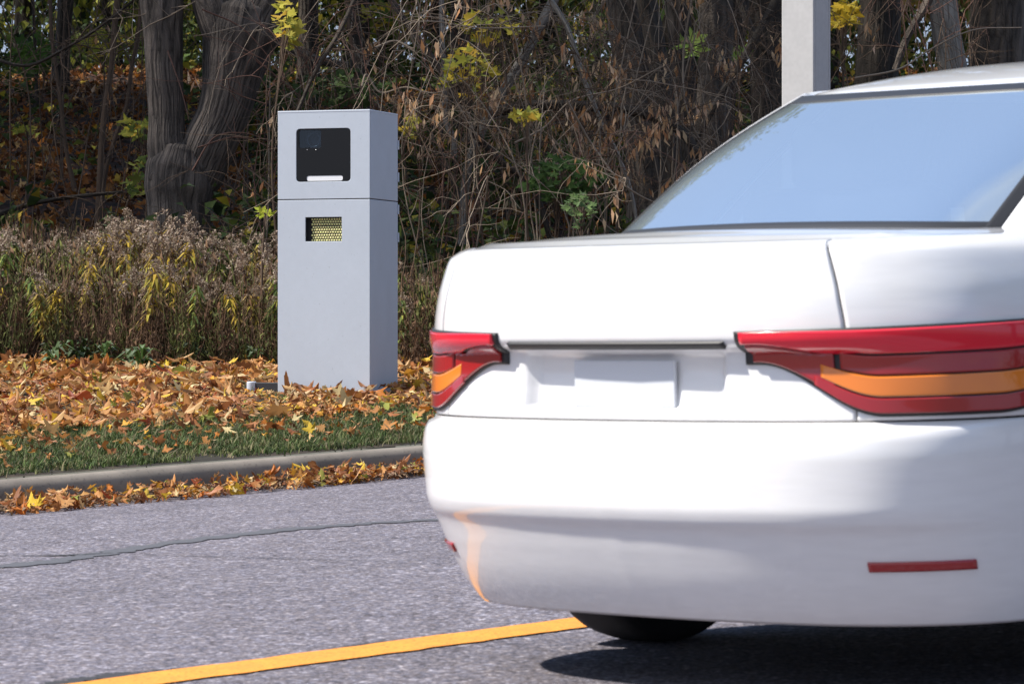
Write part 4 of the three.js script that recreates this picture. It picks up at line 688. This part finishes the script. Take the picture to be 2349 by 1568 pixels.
// ---------------------------------------------------------------- the white car in the near lane
{
  const car = thing('white_sedan', 'white sedan seen from behind, filling the right half of the road', 'car');
  // u forward from the rearmost point, y up, v to the right (the near side); local x = u, z = v
  const CARQ = 5.93, CART = 6.30, [cx, cz] = posT(CART, CARQ);
  car.position.set(cx, grade(CART) + cross(CARQ) - 0.0, -cz); car.rotation.order = 'YZX'; car.rotation.y = Math.atan2(FZ, FX); car.rotation.z = Math.atan(0.0424);
  const pch = (pts) => (x) => { // smooth curve through points without overshoot
    const n = pts.length; if (x <= pts[0][0]) return pts[0][1]; if (x >= pts[n - 1][0]) return pts[n - 1][1];
    let k = 0; while (x > pts[k + 1][0]) k++; const h = (i) => pts[i + 1][0] - pts[i][0], d = (i) => (pts[i + 1][1] - pts[i][1]) / h(i);
    const m = (i) => { if (i === 0) return d(0); if (i === n - 1) return d(n - 2); const a = d(i - 1), b = d(i); return a * b <= 0 ? 0 : 2 * a * b / (a + b); };
    const t = (x - pts[k][0]) / h(k), t2 = t * t, t3 = t2 * t; return (2 * t3 - 3 * t2 + 1) * pts[k][1] + (t3 - 2 * t2 + t) * h(k) * m(k) + (-2 * t3 + 3 * t2) * pts[k + 1][1] + (t3 - t2) * h(k) * m(k + 1);
  };
  const plan = new THREE.CatmullRomCurve3([[0, 0], [0.006, 0.2], [0.026, 0.4], [0.066, 0.57], [0.135, 0.70], [0.25, 0.80], [0.45, 0.86], [0.8, 0.888], [1.4, 0.895], [2.3, 0.895], [3.2, 0.89], [3.8, 0.87], [4.2, 0.81], [4.42, 0.70], [4.54, 0.52], [4.6, 0.27], [4.62, 0]].map(([a, b]) => V(a, 0, b)), false, 'centripetal');
  const NP = 1200, tab = Array.from({ length: NP + 1 }, (_, k) => plan.getPointAt(k / NP));
  const C = (s) => { const a = clamp(Math.abs(s), 0, 1) * NP, k = Math.min(NP - 1, Math.floor(a)), f = a - k; return [lerp(tab[k].x, tab[k + 1].x, f), lerp(tab[k].z, tab[k + 1].z, f)]; };
  const sOfU = (u) => { for (let k = 0; k <= NP; k++) if (tab[k].x >= u) return k / NP; return 1; }, sOfV = (v) => { for (let k = 0; k <= NP; k++) if (tab[k].z >= v) return k / NP; return 1; };
  const rearP = pch([[0.16, 0.15], [0.20, 0.115], [0.26, 0.078], [0.32, 0.05], [0.375, 0.026], [0.40, 0.008], [0.43, 0.0], [0.53, 0.0], [0.575, 0.008], [0.598, 0.026], [0.612, 0.05], [0.66, 0.058], [0.73, 0.066], [0.762, 0.066], [0.778, 0.04], [0.795, 0.03], [0.86, 0.028], [0.92, 0.034], [0.962, 0.04], [0.982, 0.048], [0.994, 0.062], [1.0, 0.08]]);
  const frontP = pch([[0.16, 0.12], [0.3, 0.03], [0.5, 0], [0.65, 0.02], [0.8, 0.1], [1, 0.25]]);
  const wP = pch([[0.16, 0.93], [0.24, 0.955], [0.4, 0.985], [0.56, 1.0], [0.66, 0.997], [0.76, 0.985], [0.80, 0.984], [0.88, 0.962], [0.94, 0.93], [0.975, 0.905], [1.0, 0.872]]);
  const T = pch([[0, 1.0], [1.0, 1.0], [2.3, 0.975], [3.2, 0.95], [3.7, 0.90], [4.2, 0.80], [4.62, 0.66]]);
  const S = (s, y) => {
    const [u0, v0] = C(s), sg = s < 0 ? -1 : 1, corner = ss(0.52, 0.8, v0);
    let dr = rearP(y); if (y > 0.6 && y < 0.98) dr = lerp(dr, lerp(0.05, 0.04, ss(0.6, 0.95, y)), corner * 0.9);
    const u = u0 + dr * (1 - ss(0.05, 0.8, u0)) - frontP(y) * ss(3.9, 4.6, u0), yy = y > 0.6 ? 0.6 + (y - 0.6) * (T(u0) - 0.6) / 0.4 : y;
    return V(u, yy, sg * v0 * wP(y));
  };
  const nrm = (f, a, b, e = 0.002) => { const p = f(a, b), A = f(a + e, b).sub(f(a - e, b)), B = f(a, b + e).sub(f(a, b - e)); const n = A.cross(B).normalize(); void p; return n; };
  // panel on a surface: a thin plate with folded edges
  function panelGeo(f, a0, a1, na, b0, b1, nb, off = 0, depth = 0.012, tweak, sgn = 1) {
    const m = new MB(), id = [], fb = (x) => typeof x === 'function' ? x : () => x, B0 = fb(b0), B1 = fb(b1);
    for (let i = -1; i <= na + 1; i++) { const r = []; for (let j = -1; j <= nb + 1; j++) {
      const I = clamp(i, 0, na), J = clamp(j, 0, nb), a = lerp(a0, a1, I / na), b = lerp(B0(a), B1(a), J / nb), n = nrm(f, a, b), edge = i < 0 || j < 0 || i > na || j > nb; let p = f(a, b); if (tweak) p = tweak(p, a, b);
      p.addScaledVector(n, off - (edge ? depth : 0)); r.push(m.v(p, a, b)); } id.push(r); }
    for (let i = 0; i < na + 2; i++) for (let j = 0; j < nb + 2; j++) sgn > 0 ? m.quad(id[i][j], id[i + 1][j], id[i + 1][j + 1], id[i][j + 1]) : m.quad(id[i][j], id[i][j + 1], id[i + 1][j + 1], id[i + 1][j]);
    return m.geo();
  }
  const flake = tex(256, 256, (u, v) => { const c = 0.90 + 0.02 * (tnoise(u, v, 128, 128, 3) - 0.5); return [c, c, c * 1.005]; });
  const white = phys({ map: flake, color: lin(1, 1, 1), roughness: 0.32, clearcoat: 1, clearcoatRoughness: 0.03, side: THREE.DoubleSide });
  const blk = std({ color: lin(0.012, 0.012, 0.013), roughness: 0.75, side: THREE.DoubleSide }), trim = std({ color: lin(0.02, 0.02, 0.022), roughness: 0.5, side: THREE.DoubleSide });
  const chrome = std({ color: lin(0.75, 0.76, 0.78), metalness: 1, roughness: 0.12 });
  const glass = phys({ color: lin(0.62, 0.73, 0.83), transmission: 1, thickness: 0, roughness: 0.02, ior: 1.6, metalness: 0.75, side: THREE.DoubleSide });
  const red = phys({ color: lin(0.78, 0.010, 0.035), roughness: 0.16, clearcoat: 1, clearcoatRoughness: 0.02, side: THREE.DoubleSide });
  const dred = phys({ color: lin(0.33, 0.006, 0.008), roughness: 0.2, clearcoat: 1, clearcoatRoughness: 0.02, side: THREE.DoubleSide });
  const amber = phys({ color: lin(0.75, 0.20, 0.012), roughness: 0.18, clearcoat: 1, clearcoatRoughness: 0.02, side: THREE.DoubleSide });
  const UW = [0.98, 3.68], WY = 0.325, AR = 0.375;
  const arch = (s, base, R = AR) => { const u = C(s)[0]; let y = base; for (const w of UW) if (Math.abs(u - w) < R) y = Math.max(y, WY + Math.sqrt(R * R - (u - w) ** 2)); return y; };
  // dark under-body that shows in the gaps between panels
  mesh('underbody', mergeGeometries([panelGeo(S, -1, 1, 420, (s) => arch(s, 0.19), 0.985, 40, -0.05, 0.001), new THREE.BoxGeometry(3.5, 0.1, 1.2).translate(2.3, 0.24, 0)].map((g) => { const h = g.index ? g.toNonIndexed() : g; return h; })), blk, car);
  const sTrunk = sOfV(0.615), sArch = sOfU(0.585), sDoor = sOfU(1.56), sDoor2 = sOfU(2.62), sFend = sOfU(3.42), sFb = sOfU(4.15), G = 0.0004;
  const bump = mesh('rear_bumper', panelGeo(S, -sArch, sArch, 180, 0.17, 0.610, 64, 0.002), white, car);
  const lid = (p, s, y) => { const v = Math.abs(p.z); const k = (1 - ss(0.27, 0.31, v)) * ss(0.625, 0.645, y) * (1 - ss(0.752, 0.768, y)); p.x += 0.028 * k; return p; };
  const trunk = mesh('trunk_lid', panelGeo(S, -sTrunk + G, sTrunk - G, 150, 0.6145, 1.0, 90, 0.001, 0.012, lid), white, car);
  // boot deck and shoulders
  const uTop = (v) => { const s = sOfV(Math.min(0.999 * 0.895, Math.abs(v) / wP(1.0))); return S(s, 1.0).x; };
  const ringV = (u) => { let best = 0.78; for (let k = 0; k <= 300; k++) { const p = S(k / 300 * 0.5, 1.0); if (p.x >= u) { best = p.z; break; } } return best; };
  const uMemo = new Map(), uT = (v) => { const k = Math.round(Math.abs(v) * 500); if (!uMemo.has(k)) uMemo.set(k, uTop(k / 500)); return uMemo.get(k); };
  const deckY = (u, v) => { const d = Math.max(0, u - uT(v)); return T(u) + 0.028 * Math.max(0, 1 - (v / 0.8) ** 2) * ss(0, 0.22, d) + 0.008 * Math.exp(-(((d - 0.07) / 0.035) ** 2)); };
  { const m = new MB(); m.grid(70, 26, (a, b) => { const v = lerp(-0.56, 0.56, a), u0 = uTop(v), u = lerp(u0, 0.86, b); return [V(u, deckY(u, v) - 0.001, v)]; }, true); mesh('deck', m.geo(), white, trunk); }
  for (const sg of [1, -1]) {
    const side = sg > 0 ? '' : '';
    const q = mesh('quarter_panel', panelGeo(S, sg * (sTrunk + G), sg * sDoor, 150, (s) => { const u = C(s)[0]; return u < 0.592 ? 0.6145 : arch(s, 0.2); }, 1.0, 50, 0.001, 0.012, null, sg), white, car);
    { const m = new MB(); m.grid(50, 8, (a, b) => { const u = lerp(uTop(0.555), 3.35, a * a * 0.6 + a * 0.4), v = lerp(Math.max(ringV(u), 0.558), u < 0.9 ? 0.557 : 0.60, b); return [V(u, lerp(T(u), deckY(u, v), ss(0, 0.8, b)) + 0.0, sg * v)]; }, sg < 0); mesh('shoulder', m.geo(), white, q); }
    mesh('rear_door', panelGeo(S, sg * (sDoor + G), sg * (sDoor2 - G), 40, (s) => arch(s, 0.24), 1.0, 30, 0.001, 0.012, null, sg), white, car);
    mesh('front_door', panelGeo(S, sg * (sDoor2 + G), sg * (sFend - G), 40, 0.24, 1.0, 30, 0.001, 0.012, null, sg), white, car);
    mesh('front_fender', panelGeo(S, sg * (sFend + G), sg * (sFb - G), 50, (s) => arch(s, 0.2), 1.0, 30, 0.001, 0.012, null, sg), white, car);
    for (const u of [1.78, 2.84]) { const h = new RoundedBoxGeometry(0.2, 0.028, 0.035, 3, 0.012); h.translate(u, 0.83, sg * 0.885); mesh('door_handle', h, white, car); }
    { const mi = new RoundedBoxGeometry(0.16, 0.13, 0.2, 4, 0.05); mi.translate(3.02, 1.02, sg * 0.93); mesh('wing_mirror', mi, white, car); }
    { const hl = panelGeo(S, sg * sOfU(4.25), sg * sOfV2(0.42), 30, 0.66, 0.80, 10, 0.006, 0.01, null, sg); mesh('headlight', hl, phys({ color: lin(0.8, 0.82, 0.85), roughness: 0.08, clearcoat: 1, side: THREE.DoubleSide }), car); }
    // tail light: dark housing, red band, smoked band, amber band, deep red band
    const s0 = sOfV(0.36), s1 = sOfU(0.50), L = (k) => sg * lerp(s0, s1, k), inn = (k) => ss(0, 0.30, k);
    const yT = (k) => 0.808 + 0.012 * k, yB = (k) => lerp(0.735, 0.622, ss(0.05, 0.42, k)) + 0.02 * ss(0.75, 1, k);
    const band = (k0, k1, f0, f1, off, mat, name, par, dep = 0.012) => { const kk = (s) => (Math.abs(s) - s0) / (s1 - s0), y0 = (s) => lerp(yT(kk(s)), yB(kk(s)), f1), y1 = (s) => lerp(yT(kk(s)), yB(kk(s)), f0); return mesh(name, panelGeo(S, L(k0), L(k1), 70, y0, y1, 12, off, dep, null, sg), mat, par); };
    const tl = band(0, 1, 0, 1, 0.007, trim, 'taillight', car);
    band(0.02, 0.985, 0.03, 0.30, 0.013, red, 'red_lens', tl, 0.008); band(0.30, 0.985, 0.325, 0.54, 0.0125, dred, 'smoked_lens', tl, 0.008);
    band(0.24, 0.985, 0.56, 0.78, 0.013, amber, 'amber_lens', tl, 0.008); band(0.22, 0.985, 0.80, 0.965, 0.013, dred, 'deep_red_lens', tl, 0.008); band(0.03, 0.28, 0.34, 0.93, 0.0125, dred, 'deep_red_lens', tl, 0.008); void inn; void side;
    { const r = panelGeo(S, sg * sOfV(0.64), sg * sOfV(0.81), 24, 0.295, 0.315, 4, 0.007, 0.008, null, sg); mesh('red_reflector', r, dred, bump); }
  }
  function sOfV2(v) { for (let k = NP; k >= 0; k--) if (tab[k].z >= v) return k / NP; return 1; }
  mesh('front_bumper', panelGeo(S, sFb, 1, 60, 0.17, 0.64, 24, 0.001), white, car); mesh('front_bumper', panelGeo(S, -1, -sFb, 60, 0.17, 0.64, 24, 0.001), white, car);
  { const m = new MB(); m.grid(50, 30, (a, b) => { const v = lerp(-0.76, 0.76, a), s = sOfV2(Math.min(0.86, Math.abs(v) / wP(1))), u1 = S(s, 1).x, u = lerp(3.3, u1, b); return [V(u, T(u) + 0.05 * (1 - (v / 0.8) ** 2) * (1 - b * 0.7), v)]; }, true); mesh('hood', m.geo(), white, car); }
  // number plate recess and a dark strip standing in for the shade under the boot lip
  { const pl = new RoundedBoxGeometry(0.01, 0.105, 0.305, 3, 0.004); pl.translate(0.084, 0.692, 0); mesh('number_plate', pl, std({ color: lin(0.62, 0.65, 0.70), roughness: 0.4 }), trunk).userData.label = 'plain pale number plate'; }
  { const st = panelGeo(S, -sOfV(0.33), sOfV(0.33), 60, 0.776, 0.788, 3, 0.008, 0.012); mesh('lip_shade_strip', st, trim, trunk); void chrome; }

  // greenhouse
  const gb = [[0.50, 0], [0.52, 0.28], [0.585, 0.48], [0.74, 0.615], [1.08, 0.69], [1.8, 0.735], [2.6, 0.735], [3.05, 0.68], [3.36, 0.48], [3.5, 0.24], [3.54, 0]], gt = [[1.16, 0], [1.17, 0.24], [1.215, 0.40], [1.33, 0.50], [1.52, 0.54], [1.9, 0.56], [2.3, 0.56], [2.5, 0.54], [2.62, 0.42], [2.68, 0.2], [2.7, 0]];
  const cb = new THREE.CatmullRomCurve3(gb.map(([a, b]) => V(a, 0, b))), ct = new THREE.CatmullRomCurve3(gt.map(([a, b]) => V(a, 0, b)));
  const rim = (u) => 1.352 + 0.03 * ss(1.1, 1.7, u) - 0.03 * ss(2.2, 2.75, u);
  const GH = (s, v) => { const k = clamp(Math.abs(s), 0, 1), sg = s < 0 ? -1 : 1, b = cb.getPoint(k), t = ct.getPoint(k), vv = v, o = Math.sin(Math.PI * clamp(v, 0, 1)) * 0.035; const cxm = 2.0, u = lerp(b.x, t.x, vv), w = lerp(b.z, t.z, vv); const du = (u - cxm) / 1.5; return V(u + Math.sign(du) * o * Math.min(1, Math.abs(du)) * (1 - Math.min(1, w / 0.7)), lerp(deckY(b.x, b.z) - 0.012, rim(t.x), vv) + o * 0.55 * (k < 0.35 || k > 0.7 ? 1 : 0.15), sg * (w + o * 0.5 * Math.min(1, w / 0.5))); };
  const pg = (a0, a1, na, b0, b1, nb, off, dep, sg = 1) => panelGeo(GH, a0, a1, na, b0, b1, nb, off, dep, null, sg);
  const rw = mesh('rear_window', pg(-0.262, 0.262, 60, 0.0, 0.97, 24, 0.0, 0.001), glass, car); void rw;
  mesh('windscreen', mergeGeometries([pg(0.72, 1, 24, 0.0, 0.97, 16, 0, 0.001), pg(-1, -0.72, 24, 0.0, 0.97, 16, 0, 0.001)]), glass, car);
  // black glass border round the rear window
  mesh('window_seal', mergeGeometries([pg(-0.27, 0.27, 60, 0.925, 0.985, 3, 0.003, 0.004), pg(-0.27, 0.27, 60, -0.01, 0.055, 3, 0.003, 0.004), pg(-0.272, -0.252, 4, 0.0, 0.98, 20, 0.003, 0.004), pg(0.252, 0.272, 4, 0, 0.98, 20, 0.003, 0.004)]), trim, car);
  for (const sg of [1, -1]) {
    mesh('rear_pillar', pg(sg * 0.271, sg * 0.405, 24, -0.02, 1.0, 24, 0.006, 0.012, sg), white, car);
    const w1 = mesh('side_window', pg(sg * 0.40, sg * 0.515, 16, 0.02, 0.93, 10, 0, 0.001, sg), glass, car), w2 = mesh('side_window', pg(sg * 0.525, sg * 0.655, 16, 0.02, 0.93, 10, 0, 0.001, sg), glass, car); void w1; void w2;
    mesh('door_pillar', pg(sg * 0.512, sg * 0.528, 4, 0, 0.96, 10, 0.004, 0.01, sg), trim, car);
    mesh('front_pillar', pg(sg * 0.652, sg * 0.722, 10, -0.02, 1.0, 12, 0.006, 0.012, sg), white, car);
    mesh('roof_rail', pg(sg * 0.39, sg * 0.67, 40, 0.925, 1.0, 4, 0.006, 0.012, sg), white, car);
  }
  { const m = new MB(), n = 120, id = []; const RC = V(1.95, 0, 0); // roof skin over the rim
    for (let j = 0; j <= 16; j++) { const k = j / 16, r = []; for (let i = 0; i < n; i++) { const a = (i / n) * 2 - 1, t = GH(a, 0.968), e = lerp(1.004, 0, k); const p = V(lerp(RC.x, t.x, e), 0, t.z * e); p.y = t.y * 0 + lerp(rim(t.x) - 0.006, 1.435, 1 - Math.pow(1 - k, 2.2)); if (j === 0) p.y -= 0.012; r.push(m.v(p)); } id.push(r); }
    for (let j = 0; j < 16; j++) for (let i = 0; i < n; i++) m.quad(id[j][i], id[j][(i + 1) % n], id[j + 1][(i + 1) % n], id[j + 1][i]);
    const roof = mesh('roof', m.geo(), white, car);
    void roof;
  }
  // cabin
  const cloth = std({ color: lin(0.10, 0.10, 0.10), roughness: 0.9 });
  mesh('parcel_shelf', new THREE.BoxGeometry(0.5, 0.02, 1.15).translate(1.0, 0.97, 0), cloth, car);
  const seat = (u, v, w) => { const a = new RoundedBoxGeometry(0.16, 0.62, w, 4, 0.06).toNonIndexed(); a.rotateZ(0.25); a.translate(u, 0.82, v); const b = new RoundedBoxGeometry(0.09, 0.17, 0.24, 4, 0.04).toNonIndexed(); b.translate(u - 0.1, 1.2, v); const c = new RoundedBoxGeometry(0.5, 0.16, w, 4, 0.06).toNonIndexed(); c.translate(u + 0.3, 0.52, v); return mergeGeometries([a, b, c]); };
  for (const [u, v, w] of [[1.35, -0.36, 0.6], [1.35, 0.36, 0.6], [2.2, -0.37, 0.5], [2.2, 0.37, 0.5]]) mesh('seat', seat(u, v, w), cloth, car);
  mesh('cabin_floor', new THREE.BoxGeometry(2.4, 0.04, 1.4).translate(2.1, 0.4, 0), cloth, car);
  mesh('dashboard', new RoundedBoxGeometry(0.5, 0.2, 1.3, 3, 0.08).translate(3.1, 0.86, 0), cloth, car);
  // wheels
  const rubber = std({ color: lin(0.02, 0.02, 0.021), roughness: 0.9 }), alloy = std({ color: lin(0.5, 0.5, 0.52), metalness: 1, roughness: 0.3 });
  const tyreG = new THREE.LatheGeometry([[0.215, -0.09], [0.25, -0.105], [0.295, -0.105], [0.318, -0.09], [0.325, -0.05], [0.325, 0.05], [0.318, 0.09], [0.295, 0.105], [0.25, 0.105], [0.215, 0.09]].map(([a, b]) => new THREE.Vector2(a, b)), 48); tyreG.rotateX(Math.PI / 2);
  const rimParts = []; { const r1 = new THREE.LatheGeometry([[0.225, 0.095], [0.215, 0.1], [0.2, 0.08], [0.195, -0.08], [0.215, -0.1]].map(([a, b]) => new THREE.Vector2(a, b)), 40); r1.rotateX(Math.PI / 2); rimParts.push(r1.toNonIndexed()); for (let k = 0; k < 5; k++) { const sp = new RoundedBoxGeometry(0.2, 0.05, 0.03, 2, 0.01).toNonIndexed(); sp.translate(0.11, 0, 0.07); sp.rotateZ(k * 1.2566); rimParts.push(sp); } const hub = new THREE.CylinderGeometry(0.05, 0.05, 0.06, 20).toNonIndexed(); hub.rotateX(Math.PI / 2); hub.translate(0, 0, 0.06); rimParts.push(hub); const disc = new THREE.CylinderGeometry(0.15, 0.15, 0.02, 24).toNonIndexed(); disc.rotateX(Math.PI / 2); rimParts.push(disc); }
  const rimG = mergeGeometries(rimParts);
  for (const u of UW) for (const sg of [1, -1]) { const w = new THREE.Group(); w.name = 'wheel'; car.add(w); w.position.set(u, WY, sg * 0.765); if (sg < 0) w.rotation.y = Math.PI; mesh('tyre', tyreG, rubber, w); mesh('rim', rimG, alloy, w); }

  car.updateMatrixWorld(true);


}

scene.traverse((o) => { if (o.isMesh && o.parent !== scene && STUFF.has(o.name)) o.userData.kind = 'stuff'; });
renderer.render(scene, camera);
